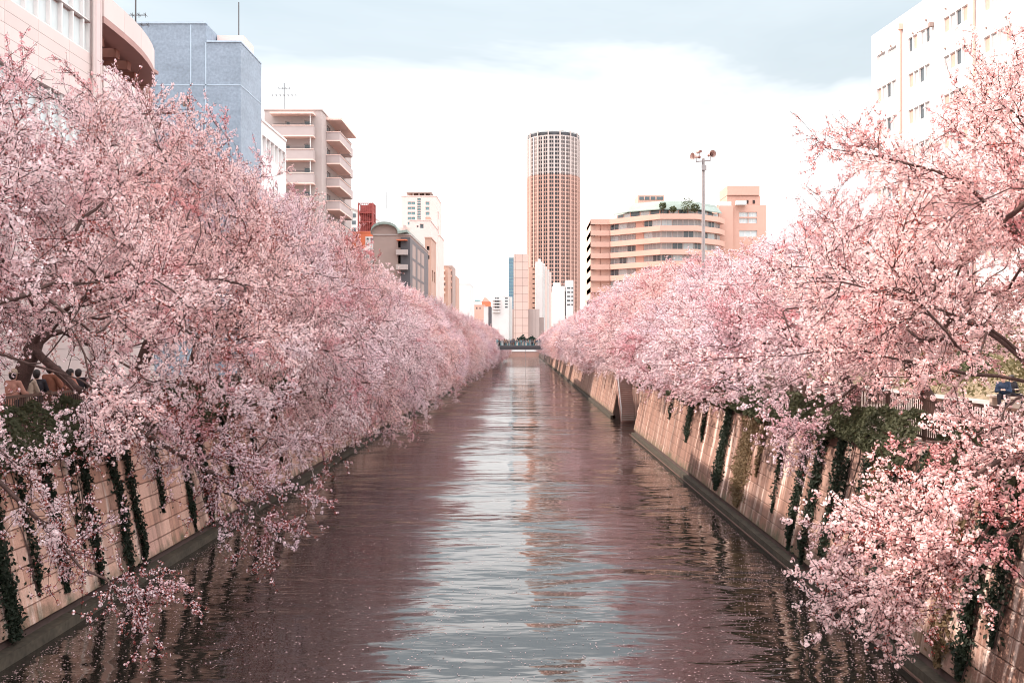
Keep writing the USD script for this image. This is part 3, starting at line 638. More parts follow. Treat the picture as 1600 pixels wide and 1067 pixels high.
def facade(t, O, U, W, H, holes, mt, depth=.25, name='facade', glass='glass', frame=None, fw=.06, mull=0, gl=None):
    """wall of W x H at O along U (z up), opened by the rects (u0,v0,u1,v1); every opening gets reveals, a frame, a pane"""
    O, U = np.asarray(O, float), np.asarray(U, float); Z = np.array([0, 0, 1.0]); Nn = np.cross(U, Z)
    holes = [(max(a, .02), max(b, .02), min(c, W - .02), min(d, H - .02)) for a, b, c, d in holes]
    us = sorted({0.0, float(W), *[h[0] for h in holes], *[h[2] for h in holes]}); vs = sorted({0.0, float(H), *[h[1] for h in holes], *[h[3] for h in holes]})
    mb = MB(); pt = lambda u, v, d=0.0: O + U * u + Z * v - Nn * d
    for a, b in zip(us[:-1], us[1:]):
        for c, d in zip(vs[:-1], vs[1:]):
            if any(h[0] <= (a + b) / 2 <= h[2] and h[1] <= (c + d) / 2 <= h[3] for h in holes): continue
            mb.add([pt(a, c), pt(b, c), pt(b, d), pt(a, d)], [[0, 1, 2, 3]])
    for a, c, b, d in holes:
        q = [(a, c), (b, c), (b, d), (a, d)]
        for i in range(4):
            (u0, v0), (u1, v1) = q[i], q[(i + 1) % 4]
            mb.add([pt(u0, v0), pt(u0, v0, depth), pt(u1, v1, depth), pt(u1, v1)], [[0, 1, 2, 3]])
    mb.build(name, mt, t)
    for i, (a, c, b, d) in enumerate(holes):
        g = gl[i] if gl else glass
        w = MB().add([pt(a, c, depth), pt(b, c, depth), pt(b, d, depth), pt(a, d, depth)], [[0, 1, 2, 3]]).build('window', g, t)
        if frame:
            f = MB(); k = depth - .03
            def strip(u0, v0, u1, v1):
                P_ = [pt(u0, v0, k + .04), pt(u1, v0, k + .04), pt(u1, v1, k + .04), pt(u0, v1, k + .04), pt(u0, v0, k - .03), pt(u1, v0, k - .03), pt(u1, v1, k - .03), pt(u0, v1, k - .03)]
                f.hexa(P_)
            strip(a + .003, c + .003, b - .003, c + fw); strip(a + .003, d - fw, b - .003, d - .003); strip(a + .003, c + fw, a + fw, d - fw); strip(b - fw, c + fw, b - .003, d - fw)
            for j in range(1, mull + 1):
                u = a + (b - a) * j / (mull + 1); strip(u - fw / 2, c + fw, u + fw / 2, d - fw)
            f.build('frame', frame, w)
def block_building(t, x0, x1, y0, y1, z1, mt, front=None, side=None, s=-1, z0=S, depth=.25, roof='grey_render', fkw={}, skw={}):
    """box body with a front facade facing the camera bridge and a side facade facing the canal (s=-1: left bank, its right side)"""
    i = depth + .02
    bx0, bx1, by0 = (x0 + .0, x1 - i, y0 + i) if s < 0 else (x0 + i, x1, y0 + i)
    MB().box((bx0 + .003, by0, z0), (bx1 - .003, y1 - .003, z1 - .02)).build('body', mt, t)
    facade(t, (x0, y0, z0), (1, 0, 0), x1 - x0, z1 - z0, front or [], mt, depth, **fkw)
    if s < 0: facade(t, (x1, y0, z0), (0, 1, 0), y1 - y0, z1 - z0, side or [], mt, depth, **skw)
    else: facade(t, (x0, y1, z0), (0, -1, 0), y1 - y0, z1 - z0, side or [], mt, depth, **skw)
    r = MB(); r.box((x0 - .08, y0 - .08, z1), (x1 + .08, y1, z1 + .18)); r.build('parapet', roof, t)
def frects(x0, Y, rects, z0=S): return [(xat(a, Y) - x0, zat(d, Y) - z0, xat(c, Y) - x0, zat(b, Y) - z0) for a, b, c, d in rects]   # photo rects (px0, py0, px1, py1) at depth Y
def ysat(px, X): return X * FPX / (px - CX)

# --- beige panelled building, left foreground
t = thing('panel_building', 'beige panelled building with window bands at left edge of the left bank', 'building')
X = -22.0; Y0, Y1, ZT = 30.0, 51.0, 27.5
MB().box((-44, Y0 - 44, S), (X - .35, Y1, ZT)).build('body', 'beige_trim', t)  # near end extended out of view to throw shade over the canal
bands = [(16.3, 18.55), (21.35, 22.9), (22.98, 25.1)]
zs = [z for z in np.arange(S, 27.6, .52)]
def in_band(z0, z1): return any(z0 < b + .001 and z1 > a - .001 for a, b in bands)
rows = [(S, None)]
edges = sorted(set([S + k * .55 for k in range(int((16.3 - S) / .55) + 1)] + [16.3, 18.55] + list(np.linspace(18.55, 21.35, 6)) + [25.1, 25.7, 26.4, 27.5]))
for z0_, z1_ in zip(edges[:-1], edges[1:]):
    if z1_ - z0_ < .05 or (16.3 - .01 <= z0_ and z1_ <= 18.56) or (21.34 < z0_ and z1_ < 25.11): continue
    for k in range(7):
        ya, yb = 30 + 3 * k, 30 + 3 * (k + 1)
        MB().box((X - .12, ya + .008, z0_ + .008), (X, yb - .008, z1_ - .008)).build('cladding_panel', 'beige_panel', t)
MB().box((X - .36, Y0, S), (X - .10, Y1, 16.3)).build('wall_core', 'beige_trim', t)
MB().box((X - .36, Y0, 18.55), (X - .10, Y1, 21.35)).build('wall_core', 'beige_trim', t)
MB().box((X - .36, Y0, 25.1), (X - .10, Y1, ZT)).build('wall_core', 'beige_trim', t)
for a, b in bands:
    y = 30.0
    while y < 50.4:
        y1 = min(y + 1.16, 50.4)
        w = MB().box((X - .30, y + .05, a + .06), (X - .26, y1 - .05, b - .05)).build('window', 'pale_glass', t)
        f = MB(); f.box((X - .3, y1 - .05, a), (X - .06, y1 + .05, b)); f.box((X - .3, y + .05, a), (X - .05, y1 - .05, a + .06)); f.build('frame', 'white_metal', w); y = y1
MB().box((X - .1, 50.5, S), (X + .22, 51.0, ZT)).build('corner_pilaster', 'beige_trim', t)
for yy in (50.35, 51.12):
    MB().tube([(X + .16, yy, S), (X + .16, yy, ZT)], .09, 10).build('downpipe', 'beige_panel', t)
# deck with the curved parapet beyond it
t = thing('curved_deck', 'beige deck building whose upper parapet curves round above a dark open storey', 'building')
path = np.array([(-21.7, 51.25), (-21.72, 52.6), (-21.76, 54), (-21.84, 55.5), (-21.98, 57), (-22.2, 58.5), (-22.5, 60), (-22.85, 61.3), (-23.3, 62.5), (-23.9, 63.7), (-24.7, 64.9), (-25.8, 66.0), (-27.2, 67.0), (-29, 67.8), (-31, 68.2)])
def wall_along(path, z0, z1, th):
    d = np.gradient(path, axis=0); nrm = np.stack([d[:, 1], -d[:, 0]], 1); nrm /= np.linalg.norm(nrm, axis=1, keepdims=True); inn = path - nrm * th; mb = MB(); n = len(path)
    z0 = np.broadcast_to(z0, n); z1 = np.broadcast_to(z1, n)
    for i in range(n - 1):
        a, b, c, e = path[i], path[i + 1], inn[i + 1], inn[i]
        mb.hexa([(*a, z0[i]), (*b, z0[i + 1]), (*c, z0[i + 1]), (*e, z0[i]), (*a, z1[i]), (*b, z1[i + 1]), (*c, z1[i + 1]), (*e, z1[i])])
    return mb
for i in range(0, len(path) - 1, 2):
    seg = path[i:i + 3]
    if len(seg) > 1:
        q = seg.copy(); d_ = (q[-1] - q[0]); d_ = d_ / np.linalg.norm(d_) * .012; q[0] += d_; q[-1] -= d_
        wall_along(q, 23.55, 24.75, .25).build('parapet_panel', 'beige_panel', t)
sof = wall_along(path, 23.2, 23.54, 1.15); sof.build('soffit_beam', 'soffit_brown', t)
MB().box((-40, 51.3, 24.0), (-23.6, 64, 24.2)).build('roof_slab', 'soffit_brown', t)
wall_along(path, S, 21.0, .3).build('lower_wall', 'beige_panel', t)
MB().box((-40, 51.3, 20.4), (-22.6, 63.5, 20.6)).build('deck_slab', 'soffit_brown', t)
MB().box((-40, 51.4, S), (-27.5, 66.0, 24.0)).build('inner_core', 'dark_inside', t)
for y in (53.2, 55.6, 58.0, 60.4, 62.6): MB().box((-27.4, y, 22.7), (float(np.interp(y + .5, path[:, 1], path[:, 0])) - 1.0, y + .55, 23.19)).build('beam', 'beam_red', t); MB().box((-27.45, y + .6, 21.2), (-27.2, y + 1.6, 22.5)).build('wall_pier', 'beam_red', t)
MB().box((-25.3, 63.6, 20.6), (-24.2, 64.6, 23.19)).build('column', 'salmon', t)
# rooftop aerials
def antenna(loc, h, els, label, name='aerial', r=.03):
    a = thing(name, label, 'antenna', loc); r *= 1.5
    MB().tube([(0, 0, 0), (0, 0, h)], r, 6).build('mast', 'dark_metal', a)
    for z, w, k in els:
        MB().tube([(-w / 2, 0, z), (w / 2, 0, z)], r * .6, 5).build('boom', 'dark_metal', a)
        e = MB()
        for x in np.linspace(-w / 2, w / 2, k): e.tube([(x, -.3, z + .02), (x, .3, z + .02)], r * .4, 4); e.tube([(x, 0, z - .15), (x, 0, z + .15)], r * .4, 4)
        e.build('elements', 'dark_metal', a, kind='stuff')
    return a
p = at(212, 38, 60); antenna((p[0], 60, 23.6), 6.0, [(2.3, 1.5, 5), (2.9, 1.2, 4)], 'thin roof aerial above the curved parapet')

# --- slate blue tiled building
t = thing('tiled_building', 'slate blue tiled windowless building behind the left bank trees', 'building')
Y = 77.0; xr = xat(376, Y); xm = xat(322, Y); xl = -36.0; zh = zat(37, Y); zl = zat(66, Y)
h = frects(xl, Y, [(285, 150, 297, 167)])
facade(t, (xl, Y, S), (1, 0, 0), xm - xl, zh - S, h, 'slate_tile', .2, 'facade', 'glass', 'brown_render', .1)
facade(t, (xm, Y + .002, S), (1, 0, 0), xr - xm, zl - S, [], 'slate_tile', .2)
MB().box((xl, Y + .25, S), (xm - .003, 90, zh - .01)).build('body', 'slate_tile', t)
MB().box((xm, Y + .25, S), (xr - .003, 83, zl - .01)).build('body', 'slate_tile', t)
facade(t, (xr, Y, S), (0, 1, 0), 6.0, zl - S, [], 'slate_tile', .2); MB().box((xm - .05, Y + .01, zl), (xm, 90, zh)).build('upper_side', 'slate_tile', t)
for px in (298, 321.5): MB().box((xat(px, Y) - .05, Y - .02, S), (xat(px, Y) + .05, Y - .001, zat(66 if px > 310 else 38, Y) - .05)).build('joint_strip', 'slate_line', t)
MB().box((xl, Y - .02, zat(134, Y)), (xr, Y - .003, zat(134, Y) + .08)).build('joint_strip', 'slate_line', t)
MB().box((xr + .002, Y, zat(134, Y)), (xr + .02, 83, zat(134, Y) + .08)).build('joint_strip', 'slate_line', t)
MB().box((xl, Y - .06, zh - .02), (xm + .03, Y + .3, zh + .12)).build('coping', 'slate_line', t)
MB().box((xm + .04, Y - .06, zl - .02), (xr + .04, 83, zl + .10)).build('coping', 'slate_line', t)
MB().box((xr - 2.6, 79.5, zl + .11), (xr - .5, 82.6, zl + 1.3)).build('roof_cabin', 'pink_beige', t)
antenna((xat(373, 80), 80, zl + 1.3), 2.8, [], 'bare thin mast on the slate blue building')
# --- white block with glazed strip
t = thing('white_block', 'white block with a slanting glazed strip beside the slate blue building', 'building')
xs = -22.05; ya, yb = 83.1, ysat(447, xs); zt = zat(189, ya); holes = []
n = 6; zb_, zt_ = zat(240, ya), zat(209, ya)
for k in range(n): holes.append((.3 + k * (yb - ya - .4) / n, zb_ - S, .3 + (k + .93) * (yb - ya - .4) / n, zt_ - S))
block_building(t, -34, xs, ya, yb, zt, 'white_paint', [], holes, -1, roof='white_paint', skw=dict(glass='pale_glass', frame='white_metal', fw=.05))
MB().box((-25.5, ya + 2, zt + .2), (-24, ya + 5, zt + 1.6)).build('roof_cabin', 'taupe', t)

# --- grey balcony apartments
t = thing('apartment_block', 'grey apartment block with stacked balconies on two sides and roof aerial', 'building')
Y = 127.0; xr = -26.0; xl = xat(413, Y) ; yb = ysat(549, xr); zt = zat(173, Y)
fl = [zat(217 + 36.6 * k, Y) for k in range(6)]            # balcony parapet bottoms on the front
fh, sh = [], []
for z in fl:
    if z < S + 3: continue
    fh += [(xat(446, Y) - xl, z + 1.15 - S, xat(453, Y) - xl, z + 2.2 - S), (xat(475, Y) - xl, z + .1 - S, xat(485, Y) - xl, z + 2.3 - S)]
sy = [131.5, 135.5]
for k in range(5):
    z = zat(222, 130) - k * 3.0
    sh += [(3.4, z + .1 - S, 5.6, z + 2.3 - S), (8.2, z + .1 - S, 10.4, z + 2.3 - S)]
block_building(t, xl, xr, Y, yb, zt, 'grey_render', fh, sh, -1, fkw=dict(frame='white_metal'), skw=dict(frame='white_metal', mull=1))
def balcony(x0, x1, y0, y1, z, h, front_mat, open_side):
    b = MB(); th = .14
    b.box((x0, y0, z), (x1, y1, z + .16)); o = b.build('balcony', 'peach_trim', t)
    w = MB()
    w.box((x0 + .02, y0 + .02, z + .161), (x1 - .02, y0 + th, z + h))
    if open_side == 'y': w.box((x0 + .02, y0 + th, z + .161), (x0 + th, y1, z + h)); w.box((x1 - th, y0 + th, z + .161), (x1 - .02, y1, z + h))
    else: w.box((x1 - th, y0 + th, z + .161), (x1 - .02, y1, z + h)); w.box((x0, y1 - th, z + .161), (x1 - th, y1, z + h))
    w.build('balcony_wall', front_mat, o)
    c = MB(); c.box((x0 - .04, y0 - .04, z + h), (x1 + .04, y0 + th + .04, z + h + .09))
    if open_side != 'y': c.box((x1 - th - .04, y0 + th + .04, z + h), (x1 + .04, y1, z + h + .09))
    c.build('balcony_cap', 'peach_trim', o)
    r = MB()
    if open_side == 'y': r.bar((x0 + .1, y0 + .08, z + h + .28), (x1 - .1, y0 + .08, z + h + .28), .05)
    else: r.bar((x1 - .08, y0 + .1, z + h + .28), (x1 - .08, y1 - .1, z + h + .28), .05)
    r.build('balcony_rail', 'dark_metal', o)
for z in fl:
    if z > S + 2: balcony(xat(430, Y), xat(493, Y), Y - 1.4, Y - .003, z, 1.35, 'balcony_grey', 'y')
MB().box((xat(426, Y), Y - 1.5, zat(182, Y)), (xat(493, Y), Y - .003, zat(182, Y) + .22)).build('canopy', 'peach_trim', t)
MB().tube([(xat(488, Y), Y - 1.2, S), (xat(488, Y), Y - 1.2, zt - .6)], .06, 6).build('downpipe', 'white_metal', t)
for k in range(6):
    balcony(xr + .003, xr + 1.75, 130.0, 138.6, zat(221, 130) - k * 3.0, 1.2, 'balcony_grey', 'x')
    MB().box((xr + .003, 138.7, zat(221, 130) - k * 3.0 + .3), (xr + 1.2, 143, zat(221, 130) - k * 3.0 + 1.5)).build('rear_balcony', 'balcony_grey', t)
MB().box((xr + .003, 129.8, zat(188, 130)), (xr + 2.0, 141.5, zat(188, 130) + .3)).build('canopy', 'peach_trim', t)
antenna((xat(444, 130), 130, zt), 4.3, [(2.7, 3.1, 7), (3.6, 1.4, 4)], 'television aerial with two crossbars on the grey apartment block', r=.04)

# --- pale gabled house behind the stair tower
t = thing('gabled_building', 'pale grey building with a sloping roof edge behind the red stair tower', 'building')
Y = 190.0; x0, x1 = xat(546, Y), xat(581, Y); z1, z2 = zat(323, Y), zat(334, Y)
MB().prism([(x0, Y), (x1, Y), (x1 + 1.6, 198), (x1 + 1.6, 205), (x0, 205)], S, z2 - 1).build('wall', 'light_grey', t)
MB().hexa([(x0 - .1, Y - .1, z1 - .3), (x1 + .2, Y - .1, z2 - .8), (x1 + 1.9, 205, z2 - 2.2), (x0 - .1, 205, z1 - 1), (x0 - .1, Y - .1, z1), (x1 + .2, Y - .1, z2 - .4), (x1 + 1.9, 205, z2 - 1.8), (x0 - .1, 205, z1 - .6)]).build('roof', 'grey_render', t)
MB().hexa([(x0, Y + .02, z2 - 1), (x1, Y + .02, z2 - 1), (x1 + 1.6, 204.9, z2 - 1), (x0, 204.9, z2 - 1), (x0, Y + .02, z1 - .31), (x1, Y + .02, z2 - .81), (x1 + 1.6, 204.9, z2 - 2.3 + .3), (x0, 204.9, z1 - 1.05)]).build('gable', 'light_grey', t)
for py in (334, 345, 356): MB().box((xat(550, Y), Y - .04, zat(py + 6, Y)), (xat(556, Y), Y - .005, zat(py, Y))).build('window', 'glass', t)
# --- red lattice stair tower
t = thing('stair_tower', 'red steel lattice stair tower behind the orange building', 'stair tower')
Y = 165.0; x0, x1 = xat(560, Y), xat(582.5, Y); zt = zat(317, Y); D = 2.6
for x in (x0, x1):
    for y in (Y, Y + D): MB().bar((x, y, S), (x, y, zt), .2).build('post', 'red_steel', t)
k = 0
for z in np.arange(zt - .1, S + 1, -1.55):
    r = MB()
    for a, b in (((x0, Y), (x1, Y)), ((x1, Y), (x1, Y + D)), ((x1, Y + D), (x0, Y + D)), ((x0, Y + D), (x0, Y))): r.bar((*a, z), (*b, z), .13)
    r.build('ring_beam', 'red_steel', t)
    if z < zt - 1.3:
        MB().box((x0 + .1, Y + .1, z - .06), (x1 - .1, Y + D - .1, z)).build('landing', 'red_steel', t)
        MB().bar((x0 + .2 if k % 2 else x1 - .2, Y + .7, z), (x1 - .2 if k % 2 else x0 + .2, Y + .7, z + 1.5), .12, .7).build('stair_flight', 'red_steel', t)
        sc = MB()
        for x in np.linspace(x0 + .25, x1 - .25, 7): sc.bar((x, Y + .02, z), (x, Y + .02, z + 1.5), .06)
        for y in np.linspace(Y + .3, Y + D - .3, 6): sc.bar((x1, y, z), (x1, y, z + 1.5), .06)
        sc.build('screen_bars', 'red_steel', t, kind='stuff')
    MB().box((x0 + .12, Y + D - .3, z - 1.4), (x1 - .12, Y + D - .2, z - .08)).build('back_screen', 'red_steel', t)
    k += 1
antenna((xat(563, 160), 190.5, zat(323, 190) - .3), 3.2, [], 'hairline mast on the pale gabled building')
# --- orange building
t = thing('orange_building', 'low bright orange building with white roof hut under the stair tower', 'building')
Y = 150.0; x0, x1 = xat(546, Y), xat(603, Y); zt = zat(364, Y)
block_building(t, x0, x1, Y, 160, zt, 'orange_paint', frects(x0, Y, [(556, 376, 563, 383)]), [], -1, roof='orange_paint', fkw=dict(frame='white_metal'))
MB().box((xat(594, Y), Y - 1.6, zat(372, Y)), (xat(612, Y), Y + 4, zat(366, Y))).build('canopy', 'orange_paint', t)
w = MB().box((xat(573, Y), Y - 1.2, zat(400, Y)), (xat(592, Y), Y - .01, zat(371, Y))).build('white_hut', 'white_paint', t)
for a, b in ((575, 578), (581, 587)): MB().box((xat(a, Y), Y - 1.24, zat(376, Y)), (xat(b, Y), Y - 1.205, zat(373.5, Y))).build('window', 'glass', w)
MB().box((xat(566, Y), Y - 2.6, S), (xat(604, Y), Y - 1.3, zat(391, Y))).build('white_wing', 'white_paint', t)
# --- pink house with white bay
t = thing('pink_house', 'narrow pink house with a white framed bay window beside the taupe building', 'building')
Y = 146.0; x0, x1 = xat(604, Y), xat(620, Y)
block_building(t, x0, x1, Y, 152, zat(378, Y), 'pink_beige', frects(x0, Y, [(607, 382, 611, 392), (613, 382, 617, 392)]), [], -1, roof='white_paint', fkw=dict(frame='white_metal', glass='pale_glass'))
MB().box((x0 + .1, Y - .5, zat(399, Y)), (x1 - .1, Y - .01, zat(395, Y))).build('ledge', 'white_paint', t)
# --- taupe building with green vault and charcoal side
t = thing('vaulted_building', 'taupe building with green curved roof and charcoal window wall on its canal side', 'building')
Y = 140.0; x0, xr = xat(583, Y), xat(641, Y); zt = zat(368, Y); yb = ysat(669, xr)
fr = frects(x0, Y, [(622, 376, 634, 387), (622, 398, 638, 412)])
sd = []
for (a, b) in ((378, 400), (404, 428), (432, 450)):
    za, zb2 = zat(b, Y) , zat(a, Y)
    for u in (3.0, 9.6, 15.2): sd.append((u, za - S, u + 4.4, zb2 - S))
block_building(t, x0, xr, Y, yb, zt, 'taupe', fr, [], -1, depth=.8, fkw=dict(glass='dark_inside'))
facade(t, (xr + .02, Y - .3, S), (0, 1, 0), yb - Y + .3, zt - S - .3, sd, 'charcoal', .35, 'dark_wall', 'glass', 'slab_pink', .22, 1)
MB().box((xr - 1.3, Y - .3, S), (xr - .003 + .02, Y - .003, zt - .31)).build('dark_corner', 'charcoal', t)
for py in (391, 414): MB().box((xat(620, Y), Y - 1.0, zat(py + 8, Y)), (xat(638, Y), Y - .004, zat(py, Y))).build('balcony', 'grey_render', t)
MB().box((xat(621, Y), Y - 1.3, zat(377, Y)), (xat(637, Y), Y - .004, zat(375.5, Y))).build('awning', 'orange_paint', t)
xc = (xat(580, Y) + xat(622, Y)) / 2; hw = (xat(622, Y) - xat(580, Y)) / 2; rise = zat(351, Y) - zat(366, Y); arc = []
for a in np.linspace(0, math.pi, 15): arc.append((xc - hw * math.cos(a), zt + .19 + rise * math.sin(a) ** .8))
arc.append((xat(637, Y), zt + .19 + .25))
v = MB()
for (xa, za), (xb_, zb_) in zip(arc[:-1], arc[1:]):
    v.hexa([(xa, Y - .5, za), (xb_, Y - .5, zb_), (xb_, yb - 4, zb_), (xa, yb - 4, za), (xa, Y - .5, za + .35), (xb_, Y - .5, zb_ + .35), (xb_, yb - 4, zb_ + .35), (xa, yb - 4, za + .35)])
v.build('vault_roof', 'copper_green', t)
g = [(x, z) for x, z in arc[:15]]
gm = MB(); n = len(g)
gm.add([(x, Y + .02, zt + .181) for x, z in g] + [(x, Y + .02, z) for x, z in g], [[i, i + 1, n + i + 1, n + i] for i in range(n - 1)]); gm.build('gable_wall', 'taupe', t)
MB().box((xat(624, 146), 146, zt + .2), (xat(632, 146), 150, zt + 1.6)).build('roof_unit', 'pink_beige', t)
# --- tall beige tower and its lower neighbours
t = thing('beige_tower', 'tall pale beige tower with small teal windows and a roof frame', 'building')
Y = 260.0; x0, x1 = xat(627, Y), xat(682, Y); zt = zat(307, Y); rc = []
for k in range(12):
    y = 315.5 + 7.9 * k
    rc += [(637, y, 643, y + 4.5), (643.4, y, 648.5, y + 4.5), (665, y, 671, y + 5)]
for k in range(24): rc.append((652, 310 + 3.95 * k, 657.5, 313.2 + 3.95 * k))
block_building(t, x0, x1, Y, 275, zt, 'pink_beige', frects(x0, Y, rc), [(4, 36, 6, 38), (4, 32, 6, 34)], -1, roof='pink_beige', fkw=dict(glass='teal_glass'))
r = MB(); xa, xb_ = xat(636, Y), xat(673, Y)
for x in np.linspace(xa, xb_, 5): r.bar((x, Y + .5, zt), (x, Y + .5, zat(300.5, Y)), .25); r.bar((x, Y + 9, zt), (x, Y + 9, zat(300.5, Y)), .25)
r.box((xa - .2, Y + .3, zat(301.5, Y)), (xb_ + .2, Y + 9.2, zat(300, Y))); r.build('roof_frame', 'taupe', t)
t = thing('beige_house', 'stepped beige house with a few small windows in front of the beige tower', 'building')
Y = 205.0; x0, x1 = xat(640, Y), xat(672.5, Y)
block_building(t, x0, x1, Y, 222, zat(345, Y), 'pink_beige', frects(x0, Y, [(651, 352.5, 654, 355.5), (656, 350, 662, 357)]), [], -1, roof='pink_beige', fkw=dict(frame='white_metal'))
MB().box((xat(618, 212), 212, S), (x0 - .01, 220, zat(355, 212))).build('wing', 'pink_beige', t)
MB().box((xat(665, Y), Y + 1, zat(345, Y) + .19), (xat(671, Y), Y + 4, zat(338, Y))).build('roof_hut', 'brown_render', t)
MB().box((xat(630, 211), 211, zat(352, 211) - 2), (xat(634, 211), 212.5, zat(352, 211))).build('chimney', 'grey_render', t)
t = thing('side_block', 'brown gabled block with shutters squeezed between charcoal wall and beige tower', 'building')
Y = 178.0; x0, x1 = xat(664, Y), xat(673.5, Y); 
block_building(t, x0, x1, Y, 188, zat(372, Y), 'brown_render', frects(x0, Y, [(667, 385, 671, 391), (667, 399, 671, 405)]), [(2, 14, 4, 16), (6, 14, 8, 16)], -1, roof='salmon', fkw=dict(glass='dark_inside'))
t = thing('pale_wall_block', 'tall pale windowless block right of the beige house', 'building')
Y = 232.0; x0, x1 = xat(672.5, Y), xat(687, Y)
block_building(t, x0, x1, Y, 244, zat(368, Y), 'pink_beige', [], [], -1, roof='pink_beige')
t = thing('brown_apartments', 'brown stepped apartments with balconies, last before the gap on the left', 'building')
Y = 300.0; x0, x1 = xat(686, Y), xat(700, Y)
block_building(t, x0, x1, Y, 318, zat(416, Y), 'brown_render', frects(x0, Y, [(690, 440, 693, 447), (694, 440, 696, 447)]), [], -1, roof='brown_render', fkw=dict(glass='glass', frame='white_metal'))
for k in range(5): MB().box((x0 + .6, Y - 1.1, zat(425 + 8.5 * k, Y)), (x1 - .8, Y - .004, zat(421.5 + 8.5 * k, Y))).build('balcony', 'salmon_pale', t)
MB().box((xat(699, 312), 312, S), (xat(707, 312), 326, zat(415, 312))).build('rear_wing', 'taupe', t)
MB().box((xat(706, 330), 330, S), (xat(713, 330), 345, zat(431, 330))).build('rear_wing', 'brown_render', t)
for k in range(4):
    MB().box((xat(701, 312), 311.2, zat(424 + 9 * k, 312)), (xat(706, 312), 311.99, zat(421 + 9 * k, 312))).build('balcony', 'salmon_pale', t)
    MB().box((xat(707, 330), 329.4, zat(438 + 8 * k, 330)), (xat(712, 330), 329.99, zat(435.5 + 8 * k, 330))).build('balcony', 'salmon_pale', t)

mat('far_white', (0.58, 0.53, 0.52), .8, .08, .15)
# --- small far buildings between the tree rows
def far_block(name, label, px0, px1, py, Y, mt, depth=12, wins=(), s=-1, roof=None, **kw):
    t = thing(name, label, 'building'); x0, x1 = xat(px0, Y), xat(px1, Y)
    block_building(t, x0, x1, Y, Y + depth, zat(py, Y), mt, frects(x0, Y, list(wins)), [], s, roof=roof or mt, fkw=dict(glass=kw.get('glass', 'glass')))
    return t, x0, x1
far_block('grey_slab', 'plain light grey slab building at left of the central gap', 718, 735, 444, 420, 'light_grey', 25)
t, a, b = far_block('teal_roofed_hall', 'low hall with pale teal roof in the central gap', 739, 753, 471, 520, 'light_grey', 18, roof='copper_green')
MB().box((a + 1, 521, zat(471, 520) + .2), (b - 1.2, 533, zat(468.5, 520))).build('roof_light', 'teal_glass', t)
t, a, b = far_block('orange_gabled_house', 'orange house with pointed gable in the central gap', 753, 766, 472, 480, 'orange_paint', 14)
zz = zat(472, 480) + .18; xm = (a + b) / 2 - .4
MB().hexa([(a, 480, zz), (b, 480, zz), (b, 493, zz), (a, 493, zz), (xm - .5, 480, zat(465, 480)), (xm + .5, 480, zat(465, 480)), (xm + .5, 493, zat(465, 480)), (xm - .5, 493, zat(465, 480))]).build('gable_roof', 'salmon', t)
far_block('orange_terrace', 'low orange terrace below the teal roofed hall', 741, 757, 477, 400, 'salmon', 12, [(744, 480, 746, 483), (749, 480, 751, 483)])
t, a, b = far_block('dark_sided_house', 'small pale house with dark blue side wall at the left bridge end', 756, 763, 480, 380, 'far_white', 8)
MB().box((b + .01, 379.9, S), (b + 1.1, 390, zat(479, 380))).build('side_wall', 'charcoal', t)
rc = []
for k in range(4): rc += [(773, 465 + 4.6 * k, 776, 467.3 + 4.6 * k), (776.4, 465 + 4.6 * k, 780, 467.3 + 4.6 * k), (789, 465 + 4.6 * k, 793.5, 467.3 + 4.6 * k)]
t, a, b = far_block('white_apartments', 'white apartment block with four rows of balconies left of the slab tower', 769, 795, 463, 560, 'far_white', 14, rc)
for k in range(5): MB().box((xat(770, 560), 558.8, zat(469.6 + 4.6 * k, 560)), (xat(782, 560), 559.99, zat(468 + 4.6 * k, 560))).build('balcony', 'far_white', t)
MB().box((xat(783, 566), 566, zat(463, 560) + .2), (xat(788, 566), 569, zat(460.5, 560))).build('roof_hut', 'light_grey', t)
MB().box((xat(795, 565), 565, S), (xat(800, 565), 575, zat(464, 565))).build('stair_core', 'light_grey', t)
t, a, b = far_block('blue_glass_tower', 'blue green glass tower just behind the left edge of slab tower', 795.3, 806, 403, 800, 'blue_glass', 20)
for k in range(16): MB().box((a - .05, 799.9, zat(480 - 5 * k, 800)), (b, 799.99, zat(480 - 5 * k, 800) + .5)).build('floor_band', 'teal_glass', t)
# slab tower: panels with open joints
t = thing('slab_tower', 'tall blank pink panelled slab tower standing at the end of the canal', 'building')
Y = 640.0; x0, x1 = xat(802.5, Y), xat(825.5, Y); zt = zat(397, Y)
MB().box((x0 + .15, Y + .15, S), (x1 - .15, Y + 14, zt - .1)).build('core', 'joint', t)
zz = np.linspace(S, zt, 13); xx = [x0, x0 + (x1 - x0) * .13, x0 + (x1 - x0) * .62, x1]
for z0_, z1_ in zip(zz[:-1], zz[1:]):
    for a, b in zip(xx[:-1], xx[1:]): MB().box((a + .07, Y, z0_ + .07), (b - .07, Y + .5, z1_ - .07)).build('panel', 'slab_pink', t)
    MB().box((x1 - .14, Y + .55, z0_ + .05), (x1, Y + 14, z1_ - .05)).build('panel', 'slab_pink', t)
    MB().box((x0, Y + .55, z0_ + .05), (x0 + .14, Y + 14, z1_ - .05)).build('panel', 'slab_pink', t)
for a, b, top, yy in ((785, 802.4, 483, 644), (825.6, 843, 483, 644), (767, 784.9, 496, 648), (843.1, 850, 496, 648)):
    xa, xb_ = xat(a, yy), xat(b, yy); zt2 = zat(top, yy); w = MB().box((xa, yy + .2, S), (xb_, yy + 10, zt2)).build('wing', 'slab_grey', t)
    for q in np.linspace(xa, xb_, 4)[:-1]: MB().box((q + .06, yy, S), (q + (xb_ - xa) / 3 - .06, yy + .19, zt2)).build('panel', 'slab_grey', w)
t = thing('brown_core', 'narrow brown block with openings between slab tower and white slab', 'building')
Y = 690.0; x0, x1 = xat(826, Y), xat(837, Y)
